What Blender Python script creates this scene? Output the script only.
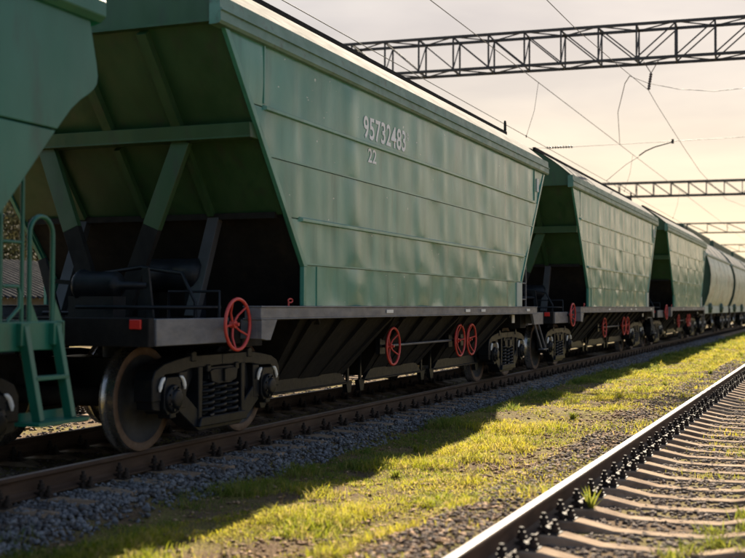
import bpy, bmesh, math, random
import numpy as np
from mathutils import Vector, Matrix
R = math.radians
random.seed(7); rng = np.random.default_rng(7)
for o in list(bpy.data.objects): bpy.data.objects.remove(o)
scene = bpy.context.scene
C = scene.collection

# ------------------------------------------------------------------ camera
CAM_H = 1.3253
YAW, PITCH, ROLL = 0.3824, 0.0231, 0.0041
cam = bpy.data.cameras.new('camera'); camo = bpy.data.objects.new('camera', cam); C.objects.link(camo)
cam.sensor_width = 36; cam.lens = 1144.8 * 36 / 745; cam.clip_start = 0.1; cam.clip_end = 6000
_F0 = Vector((-math.sin(YAW), math.cos(YAW), 0)); _R = Vector((math.cos(YAW), math.sin(YAW), 0))
_F = _F0 * math.cos(PITCH) + Vector((0, 0, math.sin(PITCH))); _U = _R.cross(_F)
_X = _R * math.cos(ROLL) + _U * math.sin(ROLL); _Y = _U * math.cos(ROLL) - _R * math.sin(ROLL)
camo.matrix_world = Matrix(((_X.x, _Y.x, -_F.x, 0), (_X.y, _Y.y, -_F.y, 0), (_X.z, _Y.z, -_F.z, CAM_H), (0, 0, 0, 1)))
cam.dof.use_dof = True; cam.dof.focus_distance = 15.5; cam.dof.aperture_fstop = 1.6
scene.camera = camo

# ------------------------------------------------------------------ sun, sky, exposure
SUN_EL, SUN_AZ = R(33), R(7.4)            # azimuth measured from +Y towards -X
SUNV = Vector((-math.sin(SUN_AZ) * math.cos(SUN_EL), math.cos(SUN_AZ) * math.cos(SUN_EL), math.sin(SUN_EL)))
sl = bpy.data.lights.new('sun', 'SUN'); sl.energy = 5.0; sl.angle = R(0.53); sl.color = (1.0, 0.86, 0.66)
so = bpy.data.objects.new('sun', sl); C.objects.link(so); so.rotation_euler = SUNV.to_track_quat('Z', 'Y').to_euler()
so.location = SUNV * 200
world = bpy.data.worlds.new('World'); scene.world = world; world.use_nodes = True
wt = world.node_tree; wt.nodes.clear(); WN = wt.nodes.new; WL = wt.links.new
def sock(t, x, inp):
    if hasattr(x, 'is_linked'): t.links.new(x, inp)
    else: inp.default_value = x
def mathn(t, op, a, b=0.0, clamp=False):
    n = t.nodes.new('ShaderNodeMath'); n.operation = op; n.use_clamp = clamp
    sock(t, a, n.inputs[0]); sock(t, b, n.inputs[1]); return n.outputs[0]
def mixc(t, fac, a, b, blend='MIX'):
    n = t.nodes.new('ShaderNodeMix'); n.data_type = 'RGBA'; n.blend_type = blend
    sock(t, fac, n.inputs['Factor'])
    for x, i in ((a, 6), (b, 7)):
        if isinstance(x, (tuple, list)): n.inputs[i].default_value = (*x[:3], 1)
        else: t.links.new(x, n.inputs[i])
    return n.outputs[2]
def ramp(t, fac, stops, interp='LINEAR'):
    n = t.nodes.new('ShaderNodeValToRGB'); n.color_ramp.interpolation = interp; e = n.color_ramp.elements
    while len(e) < len(stops): e.new(0.5)
    for el, (p, c) in zip(e, stops): el.position = p; el.color = (*c, 1) if len(c) == 3 else c
    t.links.new(fac, n.inputs[0]); return n.outputs[0]
tc = WN('ShaderNodeTexCoord'); sx = WN('ShaderNodeSeparateXYZ'); WL(tc.outputs['Generated'], sx.inputs[0])
sky = WN('ShaderNodeTexSky'); sky.sky_type = 'NISHITA'; sky.sun_disc = False
sky.sun_elevation = SUN_EL; sky.sun_rotation = -SUN_AZ; sky.dust_density = 4; sky.air_density = 1.2; sky.ozone_density = 1
skyc = mixc(wt, 1.0, sky.outputs[0], (0.036, 0.036, 0.036), 'MULTIPLY')
# a thin warm veil of haze cloud: denser and brighter towards the horizon and the sun's side
el = mathn(wt, 'MAXIMUM', sx.outputs['Z'], 0.0)
veil = ramp(wt, el, [(0, (0.348, 0.280, 0.196)), (0.05, (0.343, 0.278, 0.198)), (0.12, (0.304, 0.254, 0.198)), (0.18, (0.220, 0.198, 0.181)), (0.24, (0.157, 0.150, 0.156)), (0.45, (0.145, 0.152, 0.171)), (1, (0.114, 0.130, 0.162))])
dt = WN('ShaderNodeVectorMath'); dt.operation = 'DOT_PRODUCT'; WL(tc.outputs['Generated'], dt.inputs[0])
dt.inputs[1].default_value = Vector((SUNV.x, SUNV.y, 0)).normalized()
side = ramp(wt, mathn(wt, 'MULTIPLY_ADD', dt.outputs['Value'], 0.5), [(0, (.6,) * 3), (1, (.6,) * 3)])
sf = WN('ShaderNodeMapRange'); WL(dt.outputs['Value'], sf.inputs[0]); sf.inputs[1].default_value = .30; sf.inputs[2].default_value = .96; sf.interpolation_type = 'SMOOTHSTEP'; sf.inputs[3].default_value = 0.0; sf.inputs[4].default_value = 1.0
veil = mixc(wt, 1.0, veil, mixc(wt, sf.outputs[0], (.70, .92, 1.22), (1, 1, 1)), 'MULTIPLY')
mp = WN('ShaderNodeMapping'); mp.inputs['Scale'].default_value = (1.2, 1.2, 5.5); mp.inputs['Rotation'].default_value = (R(14), R(8), 0)
WL(tc.outputs['Generated'], mp.inputs[0])
nz = WN('ShaderNodeTexNoise'); nz.inputs['Scale'].default_value = 2.6; nz.inputs['Detail'].default_value = 5; nz.inputs['Roughness'].default_value = 0.52; nz.inputs['Distortion'].default_value = .4
WL(mp.outputs[0], nz.inputs[0])
cl = ramp(wt, nz.outputs[0], [(0.34, (0.76, 0.775, 0.82)), (0.66, (1.16, 1.14, 1.09))])
veil = mixc(wt, 1.0, veil, cl, 'MULTIPLY')
skyo = mixc(wt, 0.88, skyc, veil)
bg = WN('ShaderNodeBackground'); WL(skyo, bg.inputs[0]); bg.inputs[1].default_value = 1.0
wo = WN('ShaderNodeOutputWorld'); WL(bg.outputs[0], wo.inputs[0])
for n in [side.node]: wt.nodes.remove(n)
vs = scene.view_settings; vs.view_transform = 'Standard'; vs.look = 'None'; vs.exposure = 1.78; vs.gamma = 1.0; vs.use_curve_mapping = False
scene.render.engine = 'CYCLES'
scene.cycles.max_bounces = 7; scene.cycles.diffuse_bounces = 3; scene.cycles.glossy_bounces = 3; scene.cycles.transmission_bounces = 3; scene.cycles.caustics_reflective = False
scene.render.resolution_x = 1024; scene.render.resolution_y = 767

# ------------------------------------------------------------------ materials
MATS = {}
def paint(name, col, col2, rough=0.4, rough2=None, metallic=0.0, scale=(2, 2, 2), lo=0.4, hi=0.65, bump=0.0, bscale=40, dirt=None, dlo=0.55, dhi=0.75, dscale=(9, 9, 9), spec=0.5, detail=6, rnd=0.0, chips=None):
    m = bpy.data.materials.new(name); m.use_nodes = True; t = m.node_tree; b = t.nodes['Principled BSDF']
    tc = t.nodes.new('ShaderNodeTexCoord')
    def noise(sc, s=1.0, det=detail, off=(0, 0, 0)):
        mp = t.nodes.new('ShaderNodeMapping'); mp.inputs['Scale'].default_value = sc; mp.inputs['Location'].default_value = off
        t.links.new(tc.outputs['Object'], mp.inputs[0])
        n = t.nodes.new('ShaderNodeTexNoise'); n.inputs['Scale'].default_value = s; n.inputs['Detail'].default_value = det; n.inputs['Roughness'].default_value = .6
        if rnd:
            oi = t.nodes.new('ShaderNodeObjectInfo'); a = t.nodes.new('ShaderNodeVectorMath'); a.operation = 'SCALE'; a.inputs[0].default_value = (31, 17, 23)
            t.links.new(oi.outputs['Random'], a.inputs['Scale']); ad = t.nodes.new('ShaderNodeVectorMath'); t.links.new(mp.outputs[0], ad.inputs[0]); t.links.new(a.outputs[0], ad.inputs[1]); t.links.new(ad.outputs[0], n.inputs[0])
        else: t.links.new(mp.outputs[0], n.inputs[0])
        return n.outputs[0]
    f = ramp(t, noise(scale), [(lo, (0, 0, 0)), (hi, (1, 1, 1))])
    c = mixc(t, f, col, col2)
    if dirt is not None:
        df = ramp(t, noise(dscale, off=(3, 5, 7)), [(dlo, (0, 0, 0)), (dhi, (1, 1, 1))])
        c = mixc(t, df, c, dirt)
    if chips is not None:
        c = mixc(t, ramp(t, noise((9, 7, 13), off=(8, 1, 3), det=2), [(.745, (0, 0, 0)), (.77, (1, 1, 1))]), c, chips)
    t.links.new(c, b.inputs['Base Color'])
    if rough2 is None: rough2 = min(1, rough + .15)
    rr = t.nodes.new('ShaderNodeMapRange'); t.links.new(noise(tuple(s * 2.3 for s in scale), off=(1, 9, 4)), rr.inputs[0]); rr.inputs[1].default_value = .35; rr.inputs[2].default_value = .65; rr.inputs[3].default_value = rough; rr.inputs[4].default_value = rough2
    t.links.new(rr.outputs[0], b.inputs['Roughness'])
    b.inputs['Metallic'].default_value = metallic; b.inputs['Specular IOR Level'].default_value = spec
    if bump:
        bn = t.nodes.new('ShaderNodeBump'); bn.inputs['Strength'].default_value = bump; bn.inputs['Distance'].default_value = .02
        t.links.new(noise((bscale,) * 3, off=(2, 2, 2), det=4), bn.inputs['Height']); t.links.new(bn.outputs[0], b.inputs['Normal'])
    MATS[name] = m; return m
paint('side_green', (0.046, 0.20, 0.148), (0.092, 0.29, 0.23), .15, .27, scale=(1, 1.3, .5), lo=.34, hi=.70, chips=(.5, .56, .5), dirt=(0.036, 0.14, 0.105), dscale=(1, 4, .5), dlo=.52, dhi=.78, rnd=1, bump=.05, bscale=14)
paint('shaded_end_green', (0.018, 0.058, 0.023), (0.029, 0.076, 0.033), .4, .6, scale=(3, 3, 1), dirt=(0.03, 0.045, 0.03), dscale=(5, 5, 2), rnd=1)  # the sides' green darkened for the ends, their shade put into the colour
paint('eave_green', (0.075, 0.18, 0.14), (0.115, 0.235, 0.19), .34, .5, scale=(2, 2, 4), dirt=(0.07, 0.10, 0.08), rnd=1)
paint('teal_green', (0.006, 0.11, 0.074), (0.011, 0.14, 0.096), .28, .44, scale=(1.4, 1.4, .6), dirt=(0.012, 0.075, 0.05), dscale=(3, 3, 1.2))
paint('roof_paint', (0.125, 0.118, 0.112), (0.155, 0.148, 0.14), .85, .95, scale=(3, 1, 3), dirt=(0.14, 0.125, 0.11), dlo=.6, dhi=.85, spec=.06)
paint('sill_grey', (0.095, 0.10, 0.115), (0.155, 0.162, 0.178), .4, .6, scale=(4, 3, 8), dirt=(0.13, 0.12, 0.115), dscale=(5, 8, 5), rnd=1)
paint('frame_black', (0.007, 0.007, 0.008), (0.013, 0.0125, 0.0125), .75, .9, spec=.25, scale=(5, 5, 5), dirt=(0.02, 0.017, 0.015), dscale=(6, 6, 6))
paint('post_grey', (0.03, 0.031, 0.034), (0.045, 0.046, 0.05), .5)
paint('bogie_black', (0.005, 0.0072, 0.0105), (0.010, 0.0125, 0.017), .36, .5, spec=.22, scale=(7, 7, 7), dirt=(0.014, 0.0125, 0.0125), dscale=(11, 11, 11), bump=.12, bscale=60)
paint('tread_steel', (0.30, 0.29, 0.28), (0.40, 0.39, 0.38), .22, .34, metallic=.9, scale=(9, 9, 9))
paint('rim_rust', (0.105, 0.060, 0.036), (0.15, 0.092, 0.058), .6, .8, scale=(12, 12, 12), dirt=(.05, .035, .026), dscale=(20, 20, 20))
paint('wheel_plate', (0.035, 0.034, 0.035), (0.055, 0.053, 0.053), .5, .7, scale=(6, 6, 6))
paint('red_paint', (0.50, 0.040, 0.035), (0.58, 0.07, 0.055), .38, .55, scale=(9, 9, 9), dirt=(.33, .04, .035), dlo=.6, dhi=.8)
paint('white_paint', (0.84, 0.86, 0.85), (0.88, 0.89, 0.88), .5, .6, scale=(20, 20, 20), dirt=(.5, .54, .5), dlo=.62, dhi=.8)
paint('placard', (0.62, 0.64, 0.62), (0.70, 0.71, 0.69), .4)
paint('rail_side', (0.055, 0.032, 0.021), (0.088, 0.054, 0.036), .62, .8, scale=(8, 1.5, 8), spec=.2, dirt=(0.033, 0.021, 0.016), dscale=(12, 3, 12), bump=.1, bscale=50)
paint('rail_top', (0.27, 0.205, 0.165), (0.35, 0.28, 0.235), .5, .62, spec=.35, metallic=0, scale=(30, .6, 3))
paint('concrete', (0.225, 0.157, 0.105), (0.32, 0.236, 0.163), .95, 1.0, scale=(4, 6, 4), dirt=(0.095, 0.062, 0.042), dscale=(5, 8, 5), dlo=.46, dhi=.75, bump=.3, bscale=45, rnd=1, spec=.1)
paint('fastening', (0.020, 0.015, 0.013), (0.04, 0.029, 0.023), .62, .8, spec=.25, metallic=0, scale=(20, 20, 20))
paint('steel_truss', (0.030, 0.031, 0.034), (0.045, 0.045, 0.047), .6, .75, scale=(3, 3, 3))
paint('steel_pale', (0.20, 0.205, 0.19), (0.25, 0.25, 0.23), .6, .75, scale=(3, 3, 3))
paint('wire', (0.03, 0.028, 0.026), (0.045, 0.04, 0.036), .5)
paint('ceramic', (0.05, 0.03, 0.025), (0.07, 0.045, 0.035), .25, .35)
paint('concrete_post', (0.36, 0.35, 0.33), (0.44, 0.43, 0.40), .9, scale=(2, 2, 1))
paint('barrel_grey', (0.38, 0.46, 0.37), (0.48, 0.54, 0.45), .32, .48, scale=(2, 1, 3), dirt=(0.24, 0.21, 0.13), dscale=(1.5, 1.2, 1.5), dlo=.48, dhi=.75)
paint('barrel_frame', (0.34, 0.42, 0.37), (0.42, 0.48, 0.43), .45)
paint('disc_green', (0.03, 0.07, 0.045), (0.045, 0.09, 0.06), .5)
paint('reflector', (0.60, 0.035, 0.03), (0.66, 0.05, 0.04), .2, .25)
paint('stone_grey', (0.075, 0.076, 0.082), (0.18, 0.182, 0.19), .75, .9, scale=(9, 9, 9), detail=3, dirt=(.052, .042, .036), dscale=(13, 13, 13), dlo=.5, dhi=.6, lo=.38, hi=.62)
paint('stone_brown', (0.085, 0.055, 0.04), (0.19, 0.135, 0.10), .85, 1, scale=(9, 9, 9), detail=3, dirt=(.055, .04, .032), dscale=(13, 13, 13), dlo=.5, dhi=.6, lo=.38, hi=.62)
paint('litter', (0.21, 0.115, 0.06), (0.42, 0.27, 0.155), .9, 1, scale=(11, 11, 11), detail=3, dirt=(.08, .05, .035), dscale=(17, 17, 17), dlo=.5, dhi=.6, lo=.38, hi=.62)
paint('slate', (0.010, 0.011, 0.014), (0.018, 0.019, 0.023), .8, spec=.1, scale=(2, 2, 2))
paint('shed_wall', (0.10, 0.095, 0.09), (0.14, 0.13, 0.125), .9)
paint('bark', (0.075, 0.06, 0.048), (0.12, 0.10, 0.08), .9, scale=(8, 8, 2))
def leafmat(name, c1, c2, c3, rough=.75, trans=.5, sc=3.0):
    m = bpy.data.materials.new(name); m.use_nodes = True; t = m.node_tree; b = t.nodes['Principled BSDF']; out = t.nodes['Material Output']
    tc = t.nodes.new('ShaderNodeTexCoord')
    n = t.nodes.new('ShaderNodeTexNoise'); n.inputs['Scale'].default_value = sc; n.inputs['Detail'].default_value = 4; t.links.new(tc.outputs['Object'], n.inputs[0])
    n2 = t.nodes.new('ShaderNodeTexNoise'); n2.inputs['Scale'].default_value = sc * 14; n2.inputs['Detail'].default_value = 1; t.links.new(tc.outputs['Object'], n2.inputs[0])
    c = mixc(t, ramp(t, n.outputs[0], [(.38, (0, 0, 0)), (.62, (1, 1, 1))]), c1, c2)
    c = mixc(t, ramp(t, n2.outputs[0], [(.48, (0, 0, 0)), (.66, (1, 1, 1))]), c, c3)
    t.links.new(c, b.inputs['Base Color']); b.inputs['Roughness'].default_value = rough; b.inputs['Specular IOR Level'].default_value = .18
    tr = t.nodes.new('ShaderNodeBsdfTranslucent'); t.links.new(c, tr.inputs[0])
    mx = t.nodes.new('ShaderNodeMixShader'); mx.inputs[0].default_value = trans
    t.links.new(b.outputs[0], mx.inputs[1]); t.links.new(tr.outputs[0], mx.inputs[2]); t.links.new(mx.outputs[0], out.inputs[0])
    MATS[name] = m; return m
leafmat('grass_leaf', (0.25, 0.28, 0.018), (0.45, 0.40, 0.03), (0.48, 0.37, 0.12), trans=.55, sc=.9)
leafmat('grass_shaded', (0.085, 0.15, 0.025), (0.17, 0.22, 0.03), (0.30, 0.27, 0.08), trans=.5, sc=.9)  # darker copy of the grass colour, with the wagons' shade painted in
leafmat('cover_leaf', (0.21, 0.22, 0.035), (0.36, 0.28, 0.075), (0.24, 0.15, 0.07), trans=.4, sc=1.3)
leafmat('weed_leaf', (0.15, 0.20, 0.022), (0.27, 0.28, 0.035), (0.32, 0.28, 0.06), trans=.5, sc=6)
leafmat('tree_leaf', (0.045, 0.05, 0.025), (0.085, 0.072, 0.03), (0.035, 0.038, 0.02), trans=.25, sc=.6)
leafmat('wood_leaf', (0.06, 0.075, 0.025), (0.12, 0.11, 0.03), (0.05, 0.06, 0.022), trans=.3, sc=.05)
# ground: soil, dry thatch and fine green by noise
def groundmat():
    m = bpy.data.materials.new('soil'); m.use_nodes = True; t = m.node_tree; b = t.nodes['Principled BSDF']
    tc = t.nodes.new('ShaderNodeTexCoord')
    def nz(s, d=6, off=0):
        mp = t.nodes.new('ShaderNodeMapping'); mp.inputs['Location'].default_value = (off,) * 3; t.links.new(tc.outputs['Object'], mp.inputs[0])
        n = t.nodes.new('ShaderNodeTexNoise'); n.inputs['Scale'].default_value = s; n.inputs['Detail'].default_value = d; n.inputs['Roughness'].default_value = .65; t.links.new(mp.outputs[0], n.inputs[0]); return n.outputs[0]
    c = mixc(t, ramp(t, nz(9), [(.35, (0, 0, 0)), (.65, (1, 1, 1))]), (.11, .07, .042), (.20, .135, .082))
    c = mixc(t, ramp(t, nz(1.4, 5, 4), [(.42, (0, 0, 0)), (.6, (1, 1, 1))]), c, (.20, .17, .045))
    c = mixc(t, ramp(t, nz(60, 2, 9), [(.5, (0, 0, 0)), (.62, (1, 1, 1))]), c, (.07, .045, .028))
    t.links.new(c, b.inputs['Base Color']); b.inputs['Roughness'].default_value = 1; b.inputs['Specular IOR Level'].default_value = .1
    bn = t.nodes.new('ShaderNodeBump'); bn.inputs['Strength'].default_value = .7; bn.inputs['Distance'].default_value = .05
    t.links.new(nz(35, 5, 2), bn.inputs['Height']); t.links.new(bn.outputs[0], b.inputs['Normal'])
    MATS['soil'] = m
groundmat()

# ------------------------------------------------------------------ mesh helpers
class MB:
    def __init__(s): s.v = []; s.f = []; s.m = []; s.mi = 0; s.smooth = set()
    def add(s, vs, fs, smooth=False):
        o = len(s.v); s.v += [tuple(v) for v in vs]
        for f in fs:
            if smooth: s.smooth.add(len(s.f))
            s.f.append([i + o for i in f]); s.m.append(s.mi)
        return s
    def box(s, x0, x1, y0, y1, z0, z1):
        return s.add([(x0, y0, z0), (x1, y0, z0), (x1, y1, z0), (x0, y1, z0), (x0, y0, z1), (x1, y0, z1), (x1, y1, z1), (x0, y1, z1)],
                     [(3, 2, 1, 0), (4, 5, 6, 7), (0, 1, 5, 4), (1, 2, 6, 5), (2, 3, 7, 6), (3, 0, 4, 7)])
    def prism(s, poly, a, b, axis='x'):
        """poly: 2-D outline; axis x -> (y,z), y -> (x,z), z -> (x,y)"""
        ar = sum(p[0] * q[1] - q[0] * p[1] for p, q in zip(poly, poly[1:] + poly[:1]))
        if ar < 0: poly = poly[::-1]
        n = len(poly)
        P = {'x': lambda p, k: (k, p[0], p[1]), 'y': lambda p, k: (p[0], k, p[1]), 'z': lambda p, k: (p[0], p[1], k)}[axis]
        vs = [P(p, a) for p in poly] + [P(p, b) for p in poly]
        fl = (b > a) != (axis == 'y')
        fs = [list(range(n))[::-1], list(range(n, 2 * n))] + [[i, (i + 1) % n, n + (i + 1) % n, n + i] for i in range(n)]
        if not fl: fs = [f[::-1] for f in fs]
        return s.add(vs, fs)
    def bar(s, p, q, w, h, up=(0, 0, 1)):
        p = Vector(p); q = Vector(q); d = (q - p).normalized(); u = Vector(up)
        if abs(d.dot(u)) > .98: u = Vector((0, 1, 0))
        r = d.cross(u).normalized(); u = r.cross(d)
        vs = [e + r * (a * w / 2) + u * (b * h / 2) for e in (p, q) for a, b in ((-1, -1), (1, -1), (1, 1), (-1, 1))]
        return s.add(vs, [(0, 1, 2, 3), (7, 6, 5, 4), (0, 4, 5, 1), (1, 5, 6, 2), (2, 6, 7, 3), (3, 7, 4, 0)])
    def tube(s, pts, r, n=8, closed=False):
        pts = [Vector(p) for p in pts]; m = len(pts); rings = []; u = None
        for i, p in enumerate(pts):
            a = pts[i - 1] if (i or closed) else p; b = pts[(i + 1) % m] if (i < m - 1 or closed) else p
            d = (b - a).normalized()
            if u is None:
                u = Vector((0, 0, 1)) if abs(d.z) < .9 else Vector((0, 1, 0))
            u = (u - d * u.dot(d)).normalized(); w = d.cross(u)
            rr = r[i] if isinstance(r, (list, tuple)) else r
            rings.append([p + (u * math.cos(2 * math.pi * k / n) + w * math.sin(2 * math.pi * k / n)) * rr for k in range(n)])
        vs = [v for g in rings for v in g]; fs = []
        for i in range(m if closed else m - 1):
            j = (i + 1) % m
            fs += [(i * n + k, i * n + (k + 1) % n, j * n + (k + 1) % n, j * n + k) for k in range(n)]
        s.add(vs, fs, True)
        if not closed: s.add(rings[0], [list(range(n))[::-1]]); s.add(rings[-1], [list(range(n))])
        return s
    def lathe(s, prof, c=(0, 0, 0), axis='x', n=32, smooth=True):
        """prof: (along axis, radius)"""
        vs = []
        for a, r in prof:
            for k in range(n):
                t = 2 * math.pi * k / n; p, q = r * math.cos(t), r * math.sin(t)
                v = {'x': (a, p, q), 'y': (q, a, p), 'z': (p, q, a)}[axis]
                vs.append((v[0] + c[0], v[1] + c[1], v[2] + c[2]))
        fs = [(i * n + k, (i + 1) * n + k, (i + 1) * n + (k + 1) % n, i * n + (k + 1) % n) for i in range(len(prof) - 1) for k in range(n)]
        fs = [f[::-1] for f in fs]
        return s.add(vs, fs, smooth)
    def cyl(s, p, q, r, n=14):
        return s.tube([p, q], r, n)
    def grid(s, fn, nu, nv, smooth=True):
        vs = [fn(i / nu, j / nv) for j in range(nv + 1) for i in range(nu + 1)]
        return s.add(vs, [(j * (nu + 1) + i, j * (nu + 1) + i + 1, (j + 1) * (nu + 1) + i + 1, (j + 1) * (nu + 1) + i) for j in range(nv) for i in range(nu)], smooth)
    def mesh(s, name, mats, bevel=0.0):
        me = bpy.data.meshes.new(name); me.from_pydata(s.v, [], s.f); 
        for m in ([mats] if isinstance(mats, str) else mats): me.materials.append(MATS[m])
        for i, p in enumerate(me.polygons): p.material_index = s.m[i]; p.use_smooth = i in s.smooth
        if bevel:
            bm = bmesh.new(); bm.from_mesh(me)
            ed = [e for e in bm.edges if len(e.link_faces) == 2 and e.calc_face_angle(0) > R(35)]
            bmesh.ops.bevel(bm, geom=ed, offset=bevel, segments=1, affect='EDGES', clamp_overlap=True); bm.to_mesh(me); bm.free()
        me.update(); return me
    def build(s, name, mats, parent=None, bevel=0.0, loc=None, rot=None, label=None):
        o = bpy.data.objects.new(name, s.mesh(name, mats, bevel)); C.objects.link(o)
        if parent is not None: o.parent = parent
        if loc is not None: o.location = loc
        if rot is not None: o.rotation_euler = rot
        if label: o['label'] = label
        return o
def inst(name, me, parent, loc=(0, 0, 0), rot=(0, 0, 0), scale=None):
    o = bpy.data.objects.new(name, me); C.objects.link(o); o.parent = parent; o.location = loc; o.rotation_euler = rot
    if scale: o.scale = scale
    return o
def empty(name, loc=(0, 0, 0), rot=(0, 0, 0), parent=None):
    o = bpy.data.objects.new(name, None); C.objects.link(o); o.location = loc; o.rotation_euler = rot; o.parent = parent
    o.empty_display_size = .3; return o
def tag(o, label=None, cat=None, group=None, kind=None):
    for k, v in (('label', label), ('category', cat), ('group', group), ('kind', kind)):
        if v: o[k] = v
    return o
KIDS = {}
def kids(o):
    if not KIDS:
        for x in bpy.data.objects:
            if x.parent: KIDS.setdefault(x.parent.name, []).append(x)
    return KIDS.get(o.name, [])
def copy_tree(o, parent=None):
    c = o.copy(); C.objects.link(c); c.parent = parent
    for ch in kids(o): copy_tree(ch, c)
    return c
def npmesh(name, V, F, mat, nper=3):
    """V (n,3) float, F (m,nper) int"""
    me = bpy.data.meshes.new(name); V = np.ascontiguousarray(V, np.float32); F = np.ascontiguousarray(F, np.int32)
    me.vertices.add(len(V)); me.vertices.foreach_set('co', V.ravel())
    me.loops.add(F.size); me.loops.foreach_set('vertex_index', F.ravel())
    me.polygons.add(len(F)); me.polygons.foreach_set('loop_start', np.arange(len(F), dtype=np.int32) * nper)
    me.materials.append(MATS[mat]); me.update(calc_edges=True); me.validate(); return me

# ------------------------------------------------------------------ ground
TX = -6.64          # centre line of the train's track
RX = -1.085         # centre line of the near track on the right
LX = -10.55         # centre line of the track beyond the train
def sstep(a, b, x): t = np.clip((x - a) / (b - a), 0, 1); return t * t * (3 - 2 * t)
_tab = rng.random((64, 64))
def vnoise(x, y):
    xi = np.floor(x).astype(int); yi = np.floor(y).astype(int); fx = x - xi; fy = y - yi
    fx = fx * fx * (3 - 2 * fx); fy = fy * fy * (3 - 2 * fy); g = lambda a, b: _tab[a % 64, b % 64]
    return (g(xi, yi) * (1 - fx) + g(xi + 1, yi) * fx) * (1 - fy) + (g(xi, yi + 1) * (1 - fx) + g(xi + 1, yi + 1) * fx) * fy
def gz(x, y):
    x = np.asarray(x, float); y = np.asarray(y, float)
    z = np.full(np.broadcast(x, y).shape, -.31)
    strip = sstep(-5.15, -4.7, x) * (1 - sstep(-2.9, -2.4, x))
    z = z + .12 * strip * sstep(12.5, 16.5, y) * (1 - sstep(26, 30, y)) + .03 * strip * sstep(28, 40, y)
    bed = sstep(-5.02, -5.3, x) * 0 + (1 - sstep(-5.35, -4.95, x)) * sstep(-13, -12.4, x)
    z = z + bed * .085
    z = z + .155 * sstep(-3.0, -2.5, x) * (1 - sstep(-1.98, -1.84, x)) * (1 - .2 * vnoise(x * 3, y * 2.2)) + .055 * sstep(-1.98, -1.84, x)
    z = z + strip * (.05 * (vnoise(x * 1.7, y * 1.3) - .5) + .03 * (vnoise(x * 5, y * 5) - .5))
    z = z + .012 * (vnoise(x * 7 + 9, y * 7) - .5)
    far = np.maximum(sstep(60, 400, np.abs(x)), sstep(400, 900, np.abs(y)))
    return z * (1 - far) - .3 * far
xs = np.concatenate([np.array([-3000, -1200, -500, -250, -120, -60, -40, -28, -20, -16]), np.arange(-13.5, -8, .5), np.arange(-8, 1.2, .12), np.array([1.6, 2.2, 3, 4.5, 7, 12, 20, 40, 80, 200, 500, 1200, 3000])])
ys = np.concatenate([np.array([-3000, -800, -200, -60, -25, -12, -6, -2, 1]), np.arange(2.5, 30, .16), np.arange(30, 70, .6), np.array([72, 78, 86, 96, 110, 130, 170, 240, 360, 600, 1200, 3000])])
gx, gy = np.meshgrid(xs, ys); gzz = gz(gx, gy)
V = np.stack([gx.ravel(), gy.ravel(), gzz.ravel()], 1); nx = len(xs)
ii, jj = np.meshgrid(np.arange(nx - 1), np.arange(len(ys) - 1)); a = (jj * nx + ii).ravel()
ground = bpy.data.objects.new('ground', npmesh('ground', V, np.stack([a, a + 1, a + nx + 1, a + nx], 1), 'soil', 4)); C.objects.link(ground)
ground['kind'] = 'structure'
for p in ground.data.polygons: p.use_smooth = True

# ------------------------------------------------------------------ stones
ico = bmesh.new(); bmesh.ops.create_icosphere(ico, subdivisions=1, radius=1.0)
ICO_V = np.array([v.co[:] for v in ico.verts]); ICO_F = np.array([[v.index for v in f.verts] for f in ico.faces]); ico.free()
OCT_V = np.array([(1, 0, 0), (-1, 0, 0), (0, 1, 0), (0, -1, 0), (0, 0, 1), (0, 0, -1)], float)
OCT_F = np.array([(0, 2, 4), (2, 1, 4), (1, 3, 4), (3, 0, 4), (2, 0, 5), (1, 2, 5), (3, 1, 5), (0, 3, 5)])
def rotm(n):
    q = rng.normal(size=(n, 4)); q /= np.linalg.norm(q, axis=1)[:, None]; w, x, y, z = q.T
    return np.stack([np.stack([1 - 2 * (y * y + z * z), 2 * (x * y - z * w), 2 * (x * z + y * w)], 1), np.stack([2 * (x * y + z * w), 1 - 2 * (x * x + z * z), 2 * (y * z - x * w)], 1), np.stack([2 * (x * z - y * w), 2 * (y * z + x * w), 1 - 2 * (x * x + y * y)], 1)], 1)
def stones(name, x, y, z, size, mat, label, flat=1.0, fine=True, cat='stones'):
    n = len(x); bv, bf = (ICO_V, ICO_F) if fine else (OCT_V, OCT_F)
    P = bv[None] * (1 + .32 * rng.uniform(-1, 1, (n, len(bv), 1))) * rng.uniform(.6, 1.25, (n, 1, 3))
    P = np.einsum('nij,nkj->nki', rotm(n), P); P[:, :, 2] *= flat
    P = P * size[:, None, None] + np.stack([x, y, z], 1)[:, None, :]
    F = (bf[None] + (np.arange(n) * len(bv))[:, None, None]).reshape(-1, 3)
    o = bpy.data.objects.new(name, npmesh(name, P.reshape(-1, 3), F, mat)); C.objects.link(o)
    return tag(o, label, cat, kind='stuff')
def scatter(n, x0, x1, y0, y1, p=1.0):
    """more points close to y0"""
    x = rng.uniform(x0, x1, n); t = rng.random(n) ** p; return x, y0 + (y1 - y0) * t
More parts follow.
